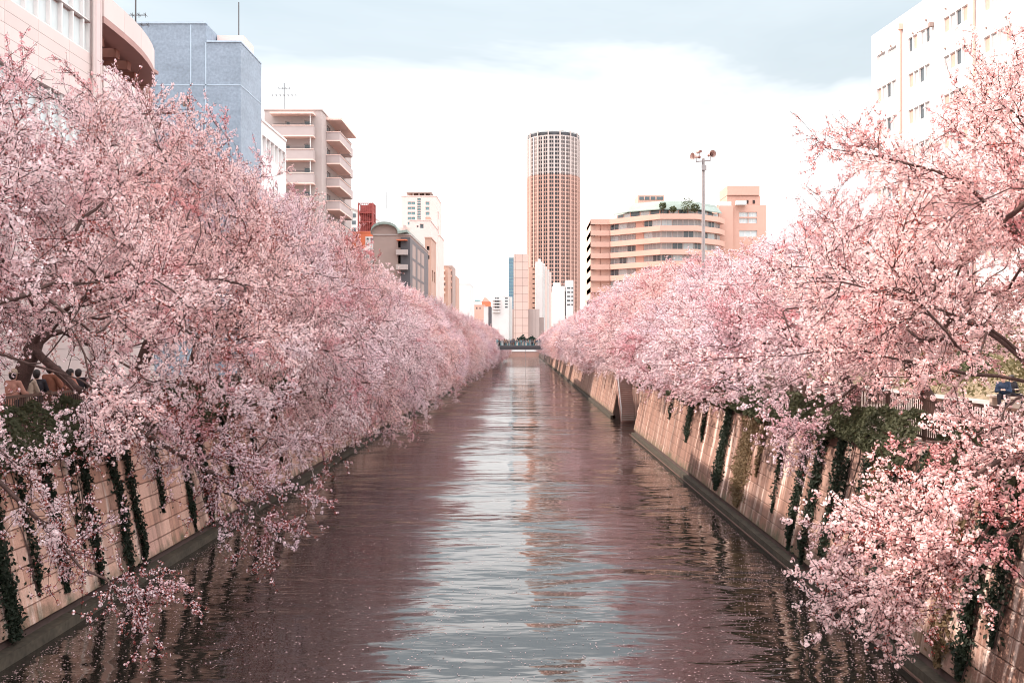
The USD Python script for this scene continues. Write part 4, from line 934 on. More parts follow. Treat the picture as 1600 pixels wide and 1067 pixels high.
block_building(t, x0, x1, Y, 705, zat(418, Y), 'brown_render', frects(x0, Y, [(832, 420 + 7.5 * k, 835.5, 422 + 7.5 * k) for k in range(9)]), [], -1, roof='brown_render', fkw=dict(glass='dark_inside'))
t = thing('white_slab', 'white windowless slab with greyer right side beside the brown core', 'building')
Y = 670.0
MB().box((xat(836.7, Y), Y, S), (xat(848, Y), Y + 22, zat(409, Y))).build('wall', 'far_white', t)
for k in range(4): MB().box((xat(848.3 + 3.6 * k, Y), Y + 4 + 4 * k, S), (xat(851.6 + 3.6 * k, Y), Y + 26, zat(411 + 4 * k, Y))).build('side_fin', 'pink_beige' if k % 2 else 'light_grey', t)
MB().box((xat(841, Y), Y + 3, zat(409, Y)), (xat(845, Y), Y + 8, zat(404, Y))).build('roof_hut', 'far_white', t)
t = thing('white_cube_building', 'stepped white building with shade painted grey on its front at the foot of the round tower', 'building')
Y = 560.0
MB().box((xat(863, Y), Y, S), (xat(882.5, Y), Y + 16, zat(455, Y))).build('front_wall', 'light_grey', t)  # white wall coloured grey for the shade on this face
MB().box((xat(863.4, Y), Y + .5, zat(455, Y) + .01), (xat(883.5, Y), Y + 15.5, zat(447, Y))).build('upper_wall', 'far_white', t)
MB().box((xat(865, Y), Y + 3, zat(447, Y) + .01), (xat(876, Y), Y + 10, zat(441, Y))).build('roof_hut', 'pink_beige', t)
x0, x1 = xat(884.2, Y), xat(896, Y)
facade(t, (x0, Y, S), (1, 0, 0), x1 - x0, zat(438, Y) - S, frects(x0, Y, [(886, 449 + 6.5 * k, 891, 451.5 + 6.5 * k) for k in range(5)] + [(892.5, 449 + 6.5 * k, 895.5, 451.5 + 6.5 * k) for k in range(5)]), 'far_white', .3)
MB().box((x0 + .01, Y + .35, S), (x1 - .01, Y + 15, zat(438, Y) - .01)).build('body', 'far_white', t)

# --- round residential tower
t = thing('round_tower', 'very tall round tower of gridded windows, whitish above and salmon below', 'building')
Yc, Rr = 768.0, 20.2; xc = xat(866, 748) ; ztop = zat(204, 750); NF = 14; floors = 53; fh = (ztop - S - 4.5) / floors; split = zat(272, 750)
MB().tm(trimesh.creation.cylinder(radius=Rr - 1.0, height=ztop - S - 1, sections=40, transform=trimesh.transformations.translation_matrix((xc, Yc, (ztop - 1 + S) / 2)))).build('core', 'tower_dark', t)
def ring(r0, r1, z0, z1, n=NF, off=0.0):
    a = np.arange(n) * 2 * np.pi / n + off; c, s_ = np.cos(a), np.sin(a); V = []
    for r, z in ((r1, z0), (r1, z1), (r0, z1), (r0, z0)): V += [(xc + r * x, Yc + r * y, z) for x, y in zip(c, s_)]
    f = []
    for k in range(4):
        for i in range(n): j = (i + 1) % n; f.append([k * n + i, k * n + j, ((k + 1) % 4) * n + j, ((k + 1) % 4) * n + i])
    return MB().add(V, f)
for k in range(floors + 1):
    z = S + k * fh
    ring(Rr - 1.1, Rr - .45, z, z + .95).build('spandrel', 'tower_white' if z > split else 'tower_salmon', t)
for i in range(NF):
    a0 = i * 2 * np.pi / NF; a1 = a0 + 2 * np.pi / NF
    pa, pb = np.array([math.cos(a0), math.sin(a0)]) * Rr, np.array([math.cos(a1), math.sin(a1)]) * Rr
    if (a0 % (2 * np.pi)) < math.pi * .9 and a0 > math.pi * .1: continue       # the half that faces away
    for k, w in ((0, 1.5), (.5, 1.1), (.25, .25), (.75, .25)):
        q = pa + (pb - pa) * k; ang = math.atan2((pb - pa)[1], (pb - pa)[0]); rr_ = 1 - .35 / Rr
        for za, zb_, mt in ((S, split, 'tower_salmon'), (split, ztop - 4.0, 'tower_white')):
            MB().obox((xc + q[0] * rr_, Yc + q[1] * rr_, (za + zb_) / 2), (w, .9, zb_ - za), ang).build('pier', mt, t)
    q = pa; MB().obox((xc + q[0] * .985, Yc + q[1] * .985, ztop - 2.0), (.8, .7, 4.0), math.atan2((pb - pa)[1], (pb - pa)[0])).build('crown_post', 'tower_white', t)
ring(Rr - 1.4, Rr - .3, ztop - .5, ztop).build('crown_ring', 'light_grey', t); ring(Rr - 1.4, Rr - .5, ztop - 2.4, ztop - 2.1).build('crown_ring', 'charcoal', t)

# --- salmon hotel on the right bank
t = thing('salmon_building', 'salmon building with stepped balcony bands and green roof garden on right bank', 'building')
A_, B_, C_, D_, E_, F_ = (18.5, 282.0), (23.7, 282.0), (36.5, 270.0), (46.5, 270.0), (54.0, 277.0), (56.5, 282.0)
zr = zat(334, 270); poly = np.array([A_, B_, C_, D_, E_, F_]); back = [(56.5, 310), (18.5, 310)]
def offset_line(p, d):
    dd = np.diff(p, axis=0); nn = np.stack([dd[:, 1], -dd[:, 0]], 1); nn /= np.linalg.norm(nn, axis=1, keepdims=True); out = [p[0] + nn[0] * d]
    for i in range(1, len(p) - 1):
        b = nn[i - 1] + nn[i]; b /= np.linalg.norm(b); out.append(p[i] + b * d / (b @ nn[i]))
    return np.array(out + [p[-1] + nn[-1] * d])
inner = offset_line(poly, -1.5)
for k in range(11):
    zt2 = zr - 3.2 * k
    if zt2 < S + 1: break
    for i in range(len(poly) - 1):
        p2 = np.array([poly[i], poly[i + 1]]); q2 = np.array([inner[i], inner[i + 1]])
        z0_, z1_ = zt2 - 1.45, zt2
        MB().hexa([(*p2[0], z0_), (*p2[1], z0_), (*q2[1], z0_), (*q2[0], z0_), (*p2[0], z1_), (*p2[1], z1_), (*q2[1], z1_), (*q2[0], z1_)]).build('balcony_band', 'salmon', t)
    MB().box((A_[0], 282.0 + .01, zt2 - 1.45), (A_[0] + 1.4, 300, zt2)).build('balcony_band', 'salmon', t)
    zw0, zw1 = zt2 - 3.2, zt2 - 1.45
    for i in range(len(inner) - 1):
        L = np.linalg.norm(inner[i + 1] - inner[i]); m_ = max(1, int(L / 2.6)); d = (inner[i + 1] - inner[i]) / L; nn = np.array([d[1], -d[0]])
        for j in range(m_):
            a, b = inner[i] + d * (L * j / m_ + .12), inner[i] + d * (L * (j + 1) / m_ - .12)
            solid = (i == 0) or (j % 4 == 3)
            o = MB().hexa([(*(a), zw0), (*(b), zw0), (*(b - nn * .2), zw0), (*(a - nn * .2), zw0), (*a, zw1), (*b, zw1), (*(b - nn * .2), zw1), (*(a - nn * .2), zw1)]).build('wall_bay' if solid else 'window', 'salmon_pale' if solid else ('curtain_pale', 'glass', 'pale_glass', 'curtain_pale')[(j + i + k) % 4], t)
            if not solid:
                f = MB(); mid = (a + b) / 2
                for q in (a, mid, b): f.bar((*(q + nn * .03), zw0), (*(q + nn * .03), zw1), .09)
                f.build('mullion', 'white_metal', o)
bp = [tuple(x) for x in offset_line(poly, -1.75)] + back
MB().prism(bp, S, zr - .3).build('core', 'salmon_pale', t)
pp = np.array([(xat(965, 285), 285.0), (xat(985, 279), 279.0), (xat(1031, 274), 274.0), (xat(1089, 274), 274.0), (xat(1122, 282), 282.0)])
for a, b in zip(pp[:-1], pp[1:]):
    L = np.linalg.norm(b - a); m_ = int(L / 2.4); d = (b - a) / L; nn = np.array([d[1], -d[0]])
    for j in range(m_):
        q, r_ = a + d * (L * j / m_ + .1), a + d * (L * (j + 1) / m_ - .1)
        MB().hexa([(*q, zr), (*r_, zr), (*(r_ - nn * .2), zr), (*(q - nn * .2), zr), (*q, zr + 1.44), (*r_, zr + 1.44), (*(r_ - nn * .2), zr + 1.44), (*(q - nn * .2), zr + 1.44)]).build('penthouse_window', ('glass', 'pale_glass')[j % 2], t)
        MB().bar((*(q - d * .1), zr), (*(q - d * .1), zr + 1.44), .2).build('penthouse_post', 'salmon_pale', t)
po = offset_line(pp, 1.2); pi_ = offset_line(pp, -1.9); z0_ = zr + 1.45; z1_ = zat(317.5, 278)
for i in range(len(po) - 1):
    for u0, u1 in ((0, .35), (.35, .7), (.7, 1.0)):
        f0, f1 = math.sin(u0 * 1.57), math.sin(u1 * 1.57)
        e0, e1 = po + (pi_ - po) * u0, po + (pi_ - po) * u1; za, zb_ = z0_ + (z1_ - z0_) * f0, z0_ + (z1_ - z0_) * f1
        MB().hexa([(*e0[i], za), (*e0[i + 1], za), (*e1[i + 1], zb_), (*e1[i], zb_), (*e0[i], za + .25), (*e0[i + 1], za + .25), (*e1[i + 1], zb_ + .25), (*e1[i], zb_ + .25)]).build('green_roof', 'copper_green', t)
MB().prism([tuple(x) for x in pi_] + [(pi_[-1][0], 305), (pi_[0][0], 305)], zr, z1_ - .02).build('penthouse_core', 'copper_green', t)
def cabin(a, b, top, bot, Y, D, name='roof_cabin', mt='salmon'):
    return MB().box((xat(a, Y), Y, zat(bot, Y)), (xat(b, Y), Y + D, zat(top, Y))).build(name, mt, t)
cabin(997, 1038, 305, 322, 288, 8); MB().box((xat(999, 288), 287.9, zat(312.5, 288)), (xat(1036, 288), 287.99, zat(307.5, 288))).build('cabin_window', 'glass', t)
for q in (1006, 1015, 1024): MB().box((xat(q, 288), 287.84, zat(312.5, 288)), (xat(q, 288) + .3, 287.89, zat(307.5, 288))).build('cabin_mullion', 'salmon', t)
Y = 286.0
x0 = xat(1143, Y); x1 = xat(1197, Y); hh = frects(x0, Y, [(1155, 331.5, 1169, 339), (1169.5, 331.5, 1183, 339), (1155, 341, 1169, 349), (1169.5, 341, 1183, 349), (1155, 360, 1183, 370)])
facade(t, (x0, Y, S), (1, 0, 0), x1 - x0, zat(320.5, Y) - S, hh, 'salmon', .4, 'stair_facade', 'pale_glass', 'white_metal', .15, 2)
MB().box((xat(1121, Y), Y + .45, S), (x1 - .01, Y + 18, zat(320.5, Y) - .01)).build('stair_block', 'salmon', t)
MB().box((xat(1121, Y), Y - 2, S), (x0 - .01, Y + .44, zat(323, Y))).build('stair_block', 'salmon', t)
cabin(1136, 1188, 306, 320.4, 288, 12, 'plant_room'); cabin(1136.5, 1187, 290.5, 305, 287.5, 12, 'upper_plant_room')
for a in (1166, 1176): MB().box((xat(a, 288), 287.92, zat(318.5, 288)), (xat(a + 3.5, 288), 287.99, zat(313, 288))).build('slot_window', 'dark_inside', t)
MB().box((xat(1125, 284), 284.2, zat(323, 284)), (xat(1143, 284), 285.9, zat(315, 284))).build('roof_unit', 'light_grey', t)
MB().box((xat(1150, 285), 284.5, zat(320.4, 285)), (xat(1166, 285), 285.9, zat(314, 285))).build('roof_unit', 'light_grey', t)
antenna((xat(1001, 290), 290, zat(305, 288)), 7.5, [], 'hairline mast on the left cabin of the salmon building')
antenna((xat(1134, 290), 290, zat(306, 288)), 7.0, [], 'hairline mast beside the upper plant room of the salmon building')
for i, (px, py, rr_, lb) in enumerate(((1036, 322, 1.0, 'small roof garden bush at left on the salmon building'), (1075, 321, 1.9, 'largest roof garden bush on the salmon building'), (1052, 327, .9, 'low roof garden plant between two bushes on the salmon building'), (1086, 325, 1.2, 'roof garden bush near the loudspeaker pole on the salmon building'))):
    rng = np.random.default_rng(60 + i); c = np.array([xat(px, 271.3), 271.3, zat(py, 271.3)]); g = rng.normal(size=(260, 3)); g /= np.linalg.norm(g, axis=1, keepdims=True); g *= rr_ * rng.uniform(.5, 1.1, (260, 1))
    b = thing('roof_bush', lb, 'bush', (c[0], c[1], zr), group='roof garden bushes on the salmon building')
    v, f = leaves(rng, g * (1, .8, 1) + (0, 0, max(c[2] - zr, rr_ * .8)), .24, (0, 0, .4)); MB().add(v, f).build('leaves', 'bush_leaf', b, kind='stuff'); MB().tube([(0, 0, 0), (0, 0, max(c[2] - zr, .8))], .12, 5).build('stem', 'bark', b)

# --- white building, right foreground
t = thing('white_building', 'tall white building with curtained windows and drainpipes at upper right edge', 'building')
X0, Yf = 31.8, 91.4; dU = np.array([.102, -1.0, 0]); dU /= np.linalg.norm(dU)
def tpx(px): return ((px - CX) * Yf - FPX * X0) / (158.6 + (px - CX)) * 1.00519
def zof(px, py): return zat(py, Yf - tpx(px) / 1.00519)
def crop(cx, cy): return 1200 + cx / 4, cy / 4
ZT = zof(1362, 57); wins, gl = [], []
def win(cx0, cx1, cyt, cyb, n, cols):
    p0 = crop(cx0, cyt); t0, t1 = tpx(p0[0]), tpx(crop(cx1, 0)[0]); z1, z0 = zof(*p0), zof(*crop(cx0, cyb))
    for i in range(n):
        a, b = t0 + (t1 - t0) * i / n, t0 + (t1 - t0) * (i + 1) / n
        wins.append((a + .03, z0 - S, b - .03, z1 - S)); gl.append(('curtain', 'glass', 'curtain_pale')[cols[i]])
for r in range(8):
    o = 3.05 * r
    base = len(wins)
    if r == 0: win(680, 735, 352, 402, 1, [2]); win(748, 803, 315, 362, 1, [2])
    else: win(680, 800, 352, 440, 4, [0, 2, 1, 2])
    win(875, 932, 245, 335, 2, [1, 0]) if r == 0 else win(875, 1012, 245, 335, 4, [0, 2, 1, 2])
    if r == 0: win(952, 1012, 200, 292, 2, [2, 1])
    win(1095, 1250, 120, 215, 4, [0, 2, 1, 0] if r != 1 else [2, 0, 1, 2]); win(1345, 1525, -18, 82, 4, [0, 2, 2, 0])
    for i in range(base, len(wins)): a, b, c, d = wins[i]; wins[i] = (a, b - o, c, d - o)
ok = [i for i, w in enumerate(wins) if w[1] > 2]; wins = [wins[i] for i in ok]; gl = [gl[i] for i in ok]
WL = 34.0
facade(t, (X0, Yf, S), dU, WL, ZT - S, wins, 'white_paint', .16, 'facade', frame='white_metal', fw=.05, gl=gl)
nrm = np.cross(dU, [0, 0, 1.0]); o = np.array([X0, Yf, 0]) - nrm * .2; e = o + dU * WL
MB().hexa([(o[0], o[1], S), (o[0] + 14, o[1] + .5, S), (e[0] + 14, e[1], S), (e[0], e[1], S), (o[0], o[1], ZT - .02), (o[0] + 14, o[1] + .5, ZT - .02), (e[0] + 14, e[1], ZT - .02), (e[0], e[1], ZT - .02)]).build('body', 'white_paint', t)
for cx, cy in ((837, 185), (1297, -20)):
    q = np.array([X0, Yf, 0]) + dU * tpx(crop(cx, 0)[0]) + nrm * .14; zt2 = min(zof(*crop(cx, cy)), ZT - .3)
    MB().tube([(q[0], q[1], S), (q[0], q[1], zt2)], .10, 8).build('drainpipe', 'salmon_pale', t); MB().obox((q[0], q[1], zt2 + .2), (.4, .4, .5)).build('pipe_head', 'salmon_pale', t)
for cx, cy in ((990, 127), (1113, 56), (1225, 247), (1110, 305), (1367, 175), (1490, 110), (1490, 390), (712, 325), (770, 290), (908, 210)):
    q = np.array([X0, Yf, 0]) + dU * tpx(crop(cx, 0)[0]); z = zof(*crop(cx, cy))
    MB().tube([q + (0, 0, z), q + nrm * .12 + (0, 0, z)], [.09, .09], 8).build('vent_cap', 'taupe', t)
q = np.array([X0, Yf, 0]) + dU * tpx(1458); z = zof(1458, 40); q2 = np.array([X0, Yf, 0]) + dU * tpx(1449) + nrm * .5
MB().tube([(*(q[:2]), z), (*(q2[:2] + nrm[:2] * .4), z - .35)], .05, 6).build('lamp_arm', 'taupe', t); MB().obox((*(q[:2] + nrm[:2] * .2), z + .05), (.35, .35, .35)).build('lamp_box', 'taupe', t)
# ---------------------------------------------------------------- loudspeaker pole
mat('horn_pink', (0.52, 0.36, 0.32), .5, .1); mat('horn_dark', (0.22, 0.10, 0.085), .6, .1)
t = thing('loudspeaker_pole', 'tall grey pole with three horn loudspeakers above the right bank trees', 'pole', (xat(1099, 58), 58, S))
zt = zat(248, 58) - S
MB().tube([(0, 0, 0), (0, 0, zt * .5), (0, 0, zt)], [.13, .11, .085], 10).build('pole', 'steel', t, smooth=40)
MB().bar((-.42, 0, zt - .18), (.42, 0, zt - .12), .07).build('cross_arm', 'steel', t)
MB().obox((0.02, -.1, zt - .55), (.26, .2, .3)).build('junction_box', 'steel', t)
def horn(c, d, L, R):
    d = np.asarray(d, float); d /= np.linalg.norm(d); c = np.asarray(c, float); s = np.linspace(0, 1, 9)
    m = MB(); m.tube(c + d * (s[:, None] - .5) * L, .06 + (R - .06) * s ** 2.2, 18, cap=False); m.tube(c + d * (s[::-1, None] - .5) * L, (.055 + (R - .065) * s ** 2.2)[::-1] , 18, cap=False)
    o = m.build('horn', 'horn_pink', t, smooth=50)
    MB().tube([c - d * L * .5, c + d * L * .22], [.09, .05], 10).build('driver', 'horn_dark', o); e = MB(); e.tube([c + d * (L * .5 - .01), c + d * (L * .5 + .025)], [R, R * 1.03], 18, cap=False); e.build('rim', 'horn_pink', o)
    MB().bar((c[0], c[1], c[2] - .3), (c[0], c[1], c[2]), .05).build('bracket', 'steel', o)
horn((-.42, -.02, zt + .10), (-.85, -.45, .02), .54, .205); horn((.42, -.05, zt + .22), (.25, -.95, .0), .54, .205); horn((-.22, .1, zt + .42), (-.2, .9, .1), .4, .11)

# ---------------------------------------------------------------- far bridge
t = thing('footbridge', 'dark road bridge with teal parapet crossing the canal beyond the trees', 'bridge', (0, 250, 0))
MB().box((-13.2, 0, 5.55), (10.4, 8, 6.55)).build('deck_beam', 'charcoal', t)
MB().box((-13.3, -.15, 6.2), (10.5, -.01, 6.62)).build('edge_beam', 'charcoal', t)
mat('teal_paint', (0.045, 0.13, 0.15), .6, .2, .5)
MB().box((-13.2, 7.6, 6.6), (10.4, 7.8, 7.75)).build('far_screen', 'teal_paint', t)
for x in np.linspace(-13, 10.2, 14): MB().box((x - .06, .02, 6.55), (x + .06, .14, 7.65)).build('rail_post', 'steel', t)
MB().box((-13.2, .03, 7.6), (10.4, .13, 7.7)).build('top_rail', 'steel', t)
pk = MB()
for x in np.linspace(-13, 10.2, 60): pk.box((x - .015, .05, 6.6), (x + .015, .09, 7.6))
pk.build('pickets', 'steel', t, kind='stuff')
for x in (-12.6, 9.8): MB().box((x - .9, 1, -1), (x + .9, 7, 5.55)).build('abutment', 'concrete', t)
for x in (xat(783, 252), xat(821, 252)): MB().tube([(x, 1, 0), (x, 1, 5.6)], .07, 6).build('mooring_post', 'steel', t)

# ---------------------------------------------------------------- people
SKIN = mat('skin', (0.62, 0.38, 0.30), .6, .08); mat('hair_black', (0.018, 0.012, 0.012), .5, .3); mat('hair_brown', (0.06, 0.03, 0.02), .5, .3)
CL = {}
for nme, c in dict(peach=(.46, .24, .19), beige=(.46, .35, .28), dark=(.035, .03, .035), rust=(.22, .09, .06), salmon=(.42, .19, .15), navy=(.035, .05, .085), cream=(.68, .60, .52), grey=(.25, .24, .25), brownish=(.20, .11, .08), teal=(.08, .22, .25), white=(.75, .73, .72), denim=(.14, .18, .27)).items():
    CL[nme] = mat('cloth_' + nme, c, .9, .12, 6, spec=.1)
def hull(chains, refine, it=8, extra=()):
    """joined hulls of sphere pairs, refined and smoothed into one surface"""
    parts = []
    for a, ra, b, rb in chains:
        sp = [manifold3d.Manifold.sphere(r, 14).translate(tuple(map(float, p))) for p, r in ((a, ra), (b, rb))]
        parts.append(manifold3d.Manifold.batch_hull(sp))
    m = manifold3d.Manifold.batch_boolean(parts, manifold3d.OpType.Add)
    me = m.refine_to_length(refine).to_mesh(); tm = trimesh.Trimesh(me.vert_properties[:, :3], me.tri_verts, process=True)
    trimesh.smoothing.filter_taubin(tm, iterations=it); return tm
def pose(kind, rng):
    """joints of a 1.68 m figure facing -x; kind: lean, stand, walk, sit"""
    J = dict(hip=(0, 0, .92), chest=(-.01, 0, 1.28), neck=(-.02, 0, 1.43), head=(-.035, 0, 1.565))
    if kind == 'sit':
        J.update(hip=(0, 0, .48), chest=(-.05, 0, .84), neck=(-.07, 0, .99), head=(-.10, 0, 1.115))
    for s, n in ((-1, 'r'), (1, 'l')):
        cz = J['chest'][2]; cx = J['chest'][0]
        J['sh' + n] = (cx, s * .175, cz + .09)
        if kind == 'lean': J['el' + n] = (cx - .10, s * .25, cz - .16); J['wr' + n] = (cx - .33, s * .14, cz - .19)
        elif kind == 'sit': J['el' + n] = (cx - .08, s * .24, cz - .19); J['wr' + n] = (cx - .29, s * .08, cz - .14)
        else: J['el' + n] = (cx + .04 * s, s * .24, cz - .20); J['wr' + n] = (cx - .06, s * .23, cz - .43)
        if kind == 'sit': J['kn' + n] = (-.44, s * .13, .50); J['an' + n] = (-.46, s * .12, .08); J['h' + n] = (0, s * .10, .46)
        else:
            st = .16 * s if kind == 'walk' else .02 * s
            J['kn' + n] = (-.02 - st * .5, s * .10, .49); J['an' + n] = (st, s * .10, .08); J['h' + n] = (0, s * .09, .88)
    return {k: np.array(v) for k, v in J.items()}
def person(label, loc, face, kind='stand', top='dark', legs='dark', hair='hair_black', longhair=False, hat=None, height=1.68, group=None, detail=True, strap=False, seed=0):
    """face: heading in degrees, 0 looks along -x"""
    rng = np.random.default_rng(seed); J = pose(kind, rng)
    t = thing('person', label, 'person', loc, math.radians(face), group, scale=height / 1.68)
    rf = .028 if detail else .07
    B = [(J['neck'] - (0, 0, .04), .055, J['head'] - (0, 0, .05), .05), (J['head'] + (.012, 0, .03), .094, J['head'] + (-.022, 0, -.045), .072), (J['chest'], .12, J['neck'] - (0, 0, .05), .07), (J['hip'], .13, J['chest'], .13)]
    for n in 'lr':
        hd = J['wr' + n] - J['el' + n]; hd /= np.linalg.norm(hd)
        B += [(J['sh' + n], .052, J['el' + n], .042), (J['el' + n], .042, J['wr' + n], .028), (J['wr' + n], .026, J['wr' + n] + hd * .07, .034), (J['h' + n], .08, J['kn' + n], .06), (J['kn' + n], .058, J['an' + n], .038), (J['an' + n], .042, J['an' + n] + (-.12, 0, -.045), .032)]
        B += [(J['sh' + n], .055, J['chest'] + (0, 0, .05), .09)]
        if detail:
            a = np.cross(hd, (0, 0, 1.0)); a /= np.linalg.norm(a)
            for k, L in enumerate((.075, .085, .08, .065)): q = J['wr' + n] + hd * .08 + a * (k - 1.5) * .019; B.append((q, .0095, q + hd * L - (0, 0, .02), .0075))
            B.append((J['wr' + n] + hd * .03 - a * .03, .012, J['wr' + n] + hd * .08 - a * .055, .009))
    if detail: B += [(J['head'] + (-.10, 0, -.02), .012, J['head'] + (-.112, 0, -.035), .015)] + [(J['head'] + (0, s * .09, -.015), .012, J['head'] + (.005, s * .094, .01), .015) for s in (-1, 1)]
    body = hull(B, rf, 4); MB().tm(body).build('body', 'skin', t, smooth=True)
    C = [(J['hip'] + (0, 0, -.02), .155, J['chest'] + (0, -.05, 0), .145), (J['hip'] + (0, 0, -.02), .155, J['chest'] + (0, .05, 0), .145), (J['chest'], .14, J['neck'] - (0, 0, .07), .085)]
    if kind != 'sit': C.append((J['hip'] - (0, 0, .16), .155, J['hip'], .155))
    for n in 'lr': C += [(J['sh' + n], .075, J['el' + n], .066), (J['el' + n], .064, J['wr' + n], .05), (J['sh' + n], .08, J['chest'] + (0, 0, .04), .12)]
    MB().tm(hull(C, rf * 1.2, 4)).build('jacket', CL[top], t, smooth=True)
    L = []
    for n in 'lr': L += [(J['h' + n], .105, J['kn' + n], .08), (J['kn' + n], .078, J['an' + n] + (0, 0, .03), .062)]
    L.append((J['hl'], .11, J['hr'], .11)); MB().tm(hull(L, rf * 1.5, 3)).build('trousers', CL[legs], t, smooth=True)
    for n in 'lr': MB().tm(hull([(J['an' + n] + (.02, 0, -.03), .048, J['an' + n] + (-.14, 0, -.045), .036)], .03, 2)).build('shoe', CL['dark'], t, smooth=True)
    h = J['head']; H = [(h + (.028, 0, .045), .103, h + (-.012, 0, .062), .096), (h + (.045, 0, -.02), .088, h + (.04, 0, .03), .095)]
    if longhair: H.append((h + (.05, 0, 0), .095, h + (.085, 0, -.24), .075))
    MB().tm(hull(H, .03, 3)).build('hair', hair, t, smooth=True)
    if hat:
        o = MB().tm(hull([(h + (.01, 0, .07), .112, h + (.0, 0, .09), .105)], .03, 2)).build('hat', CL[hat], t, smooth=True)
        MB().tm(trimesh.creation.cylinder(radius=.15, height=.015, sections=20, transform=trimesh.transformations.translation_matrix(h + (-.01, 0, .065)))).build('brim', CL[hat], o)
    if detail:
        for s in (-1, 1): MB().tm(trimesh.creation.icosphere(2, .012)).tm if 0 else MB().tm(trimesh.creation.icosphere(1, .011).apply_translation(h + (-.088, s * .034, .012))).build('eye', 'hair_black', t, smooth=True)
        MB().tube([h + (-.085, -.025, -.062), h + (-.092, 0, -.064), h + (-.085, .025, -.062)], .006, 5).build('mouth', 'horn_pink', t)
    if strap: MB().tube([J['shl'] + (.05, 0, .08), J['chest'] + (.16, .02, -.05), J['hip'] + (.16, -.16, .1)], .016, 6).build('bag_strap', CL['dark'], t)
    return t
pg = 'people standing at the left bank fence'
for px, Yp, kw in ((20, 25.9, dict(label='person in beige hat and peach coat, leftmost of the people at the fence', top='peach', legs='dark', hat='beige', face=-105)),
                   (41, 26.7, dict(label='person in beige coat with a dark shoulder strap at the left fence', top='beige', legs='brownish', strap=True, face=-80)),
                   (57, 27.3, dict(label='person in dark jacket between the beige coat and rust coat', top='dark', legs='dark', face=-70, height=1.66)),
                   (78, 27.9, dict(label='tall person in rust brown coat at the left fence', top='rust', legs='dark', face=-110, height=1.80)),
                   (89, 28.5, dict(label='person in orange red top half hidden behind rust brown coat', top='salmon', legs='dark', face=-95, height=1.74)),
                   (108, 29.1, dict(label='person with long black hair and salmon top at the left fence', top='salmon', legs='dark', longhair=True, face=-120, height=1.64)),
                   (122, 29.8, dict(label='person in black, rightmost of the people at the left fence', top='dark', legs='dark', face=-85, height=1.62))):
    person(loc=(xat(px, Yp), Yp, S + .004), kind='lean', group=pg, seed=int(px), **kw)
mat('bench_stone', (0.42, 0.33, 0.28), .9, .15)
def bench(x, y, label):
    b = thing('stone_bench', label, 'bench', (x, y, S + .004)); MB().box((-.25, -1.0, .36), (.25, 1.0, .44)).build('seat', 'bench_stone', b)
    for yy in (-.75, .75): MB().box((-.18, yy - .12, 0), (.18, yy + .12, .36)).build('support', 'bench_stone', b)
Ys = 38.0; bench(xat(1570, Ys), Ys, 'low stone bench under the two people sitting near the right edge')
person('seated person in navy jacket and peach cap looking at own hands', (xat(1561, Ys), Ys - .35, S - .02), 62, 'sit', 'navy', 'dark', hat='peach', seed=3)
person('seated person in black with dark hair, right of the navy jacket', (xat(1580, Ys), Ys + .1, S - .02), 100, 'sit', 'dark', 'dark', seed=4)
Ys = 41.0; bench(xat(1372, Ys), Ys, 'low stone bench under two dark clothed people behind the blossom')
person('seated dark clothed person bending, behind blossom at the middle of right path', (xat(1366, Ys), Ys - .5, S - .02), 40, 'sit', 'dark', 'dark', seed=5)
person('seated dark clothed person with black hair, right one of the pair behind blossom', (xat(1379, Ys), Ys + .3, S - .02), 80, 'sit', 'dark', 'grey', seed=6)
# the crowd on the bridge: countable, each a figure of its own
bg = 'people standing along the far bridge'
cols = ['dark', 'white', 'navy', 'beige', 'grey', 'salmon', 'dark', 'cream', 'brownish', 'denim', 'teal', 'dark']
rng = np.random.default_rng(9); xs_ = np.linspace(xat(766, 251), xat(846, 251), 36)
kinds = []
for k in range(6):
    nm = 'bridge_person_' + ('one', 'two', 'three', 'four', 'five', 'six')[k]
    t0 = person('x', (0, 0, 0), 0, 'stand', cols[(k * 2) % 12], cols[(k * 5 + 3) % 12], detail=False, seed=k, longhair=k % 2 == 0)
    src = t0.GetPath(); lay = stage.GetRootLayer()
    Sdf.CopySpec(lay, src, lay, '/World/' + nm); stage.RemovePrim(src); _used[('/World', 'person')] -= 1
    c = stage.GetPrimAtPath('/World/' + nm); c.SetSpecifier(Sdf.SpecifierClass); c.ClearCustomData()
    for op in list(UsdGeom.Xformable(c).GetOrderedXformOps()): c.RemoveProperty(op.GetName())
    c.RemoveProperty('xformOpOrder'); kinds.append('/World/' + nm)
for i, x in enumerate(xs_):
    copy_of(kinds[int(rng.integers(6))], 'person', 'small figure standing among the crowd on the far bridge', 'person', (x + rng.normal(0, .12), 251.0 + rng.uniform(-.4, 2.5), 6.55), rng.uniform(0, 6.28), bg, scale=rng.uniform(.93, 1.07))

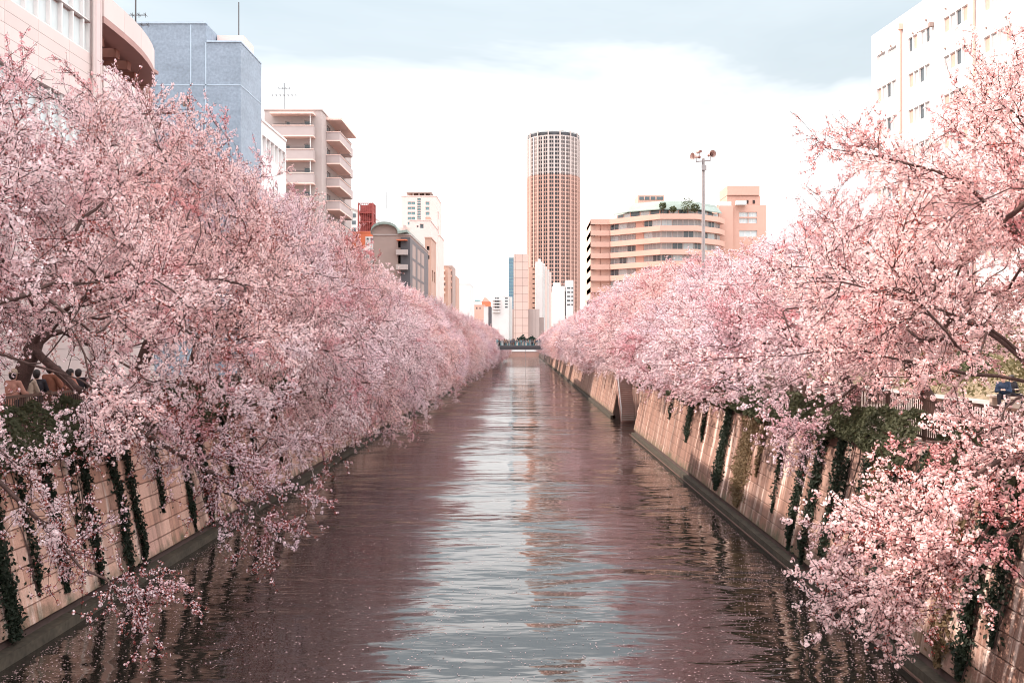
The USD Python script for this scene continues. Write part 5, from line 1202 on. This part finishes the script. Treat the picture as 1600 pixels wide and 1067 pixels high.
# ---------------------------------------------------------------- shrubs
rng = np.random.default_rng(31); n = 42000
u = rng.random(n) ** .8; yy = 16 + 100 * rng.random(n) ** 1.4; lump = meshkit.fbm(np.stack([u * 8, yy * .5, np.zeros(n)], 1), 3)
zz = S + 3.6 * u ** .8 + (.1 + 1.0 * (lump - .3).clip(0)) * rng.random(n)
v, f = leaves(rng, np.stack([20 + 10 * u, yy, zz], 1), .11, (-.4, -.2, .8))
leaf_mat('slope_leaf', (0.12, 0.10, 0.045), (0.42, 0.27, 0.17))
tag(MB().add(v, f).build('undergrowth', 'slope_leaf'), 'mixed straw green and rust undergrowth covering the slope behind right path', 'undergrowth', kind='stuff')
def shrub(name, label, loc, r, h, mt, n, size, group=None, cat='bush'):
    rng = np.random.default_rng(int(abs(loc[0] * 13 + loc[1] * 7)))
    t = thing(name, label, cat, loc, group=group)
    g = rng.normal(size=(n, 3)); g /= np.linalg.norm(g, axis=1, keepdims=True); g[:, 2] = np.abs(g[:, 2]); rad = rng.uniform(.55, 1, (n, 1)) * (.75 + .5 * meshkit.noise(g * 2.2 + loc[1])[:, None])
    v, f = leaves(rng, g * rad * (r, r, h) + (0, 0, .1 * h), size, (0, 0, .5)); MB().add(v, f).build('foliage', mt, t, kind='stuff')
    m = MB()
    for k in range(5): a = rng.uniform(0, 6.28); m.tube([(0, 0, 0), (math.cos(a) * r * .3, math.sin(a) * r * .3, h * .5), (math.cos(a) * r * .5, math.sin(a) * r * .5, h * .85)], [.04, .025, .01], 4, cap=False)
    m.build('stem', 'bark', t)
for i, (px, h, lb) in enumerate(((803, 2.0, 'small dark conifer, left of three at the foot of slab tower'), (817, 4.5, 'tallest dark conifer at the foot of slab tower'), (831, 4.0, 'broad dark conifer at right foot of slab tower'))):
    shrub('conifer', lb, (xat(px, 615), 615, S), 5.0 if i else 3, h + 4, 'dark_leaf', 900, .8, 'dark conifers beyond the bridge', 'tree')
rng = np.random.default_rng(21)
y = 24.0; k = 0
while y < 90:
    shrub('slope_bush', ('straw yellow green bush', 'dry brown bush', 'dark olive bush')[k % 3] + ' on the slope behind the right path', (21.5 + rng.uniform(-.6, 3.5), y, S + .8), rng.uniform(.9, 1.7), rng.uniform(.9, 1.8), ('bush_leaf', 'dry_leaf', 'hedge_leaf')[k % 3], 900, .09, 'bushes on the slope behind the right path'); y += rng.uniform(2.2, 3.6); k += 1
# street kerb line
for x, lb in ((-16.42, 'long kerb between riverside path and street on left bank'),):
    o = MB().box((x, -20, S + .004), (x + .16, 300, S + .13)).build('kerb', 'concrete'); tag(o, lb, kind='structure')
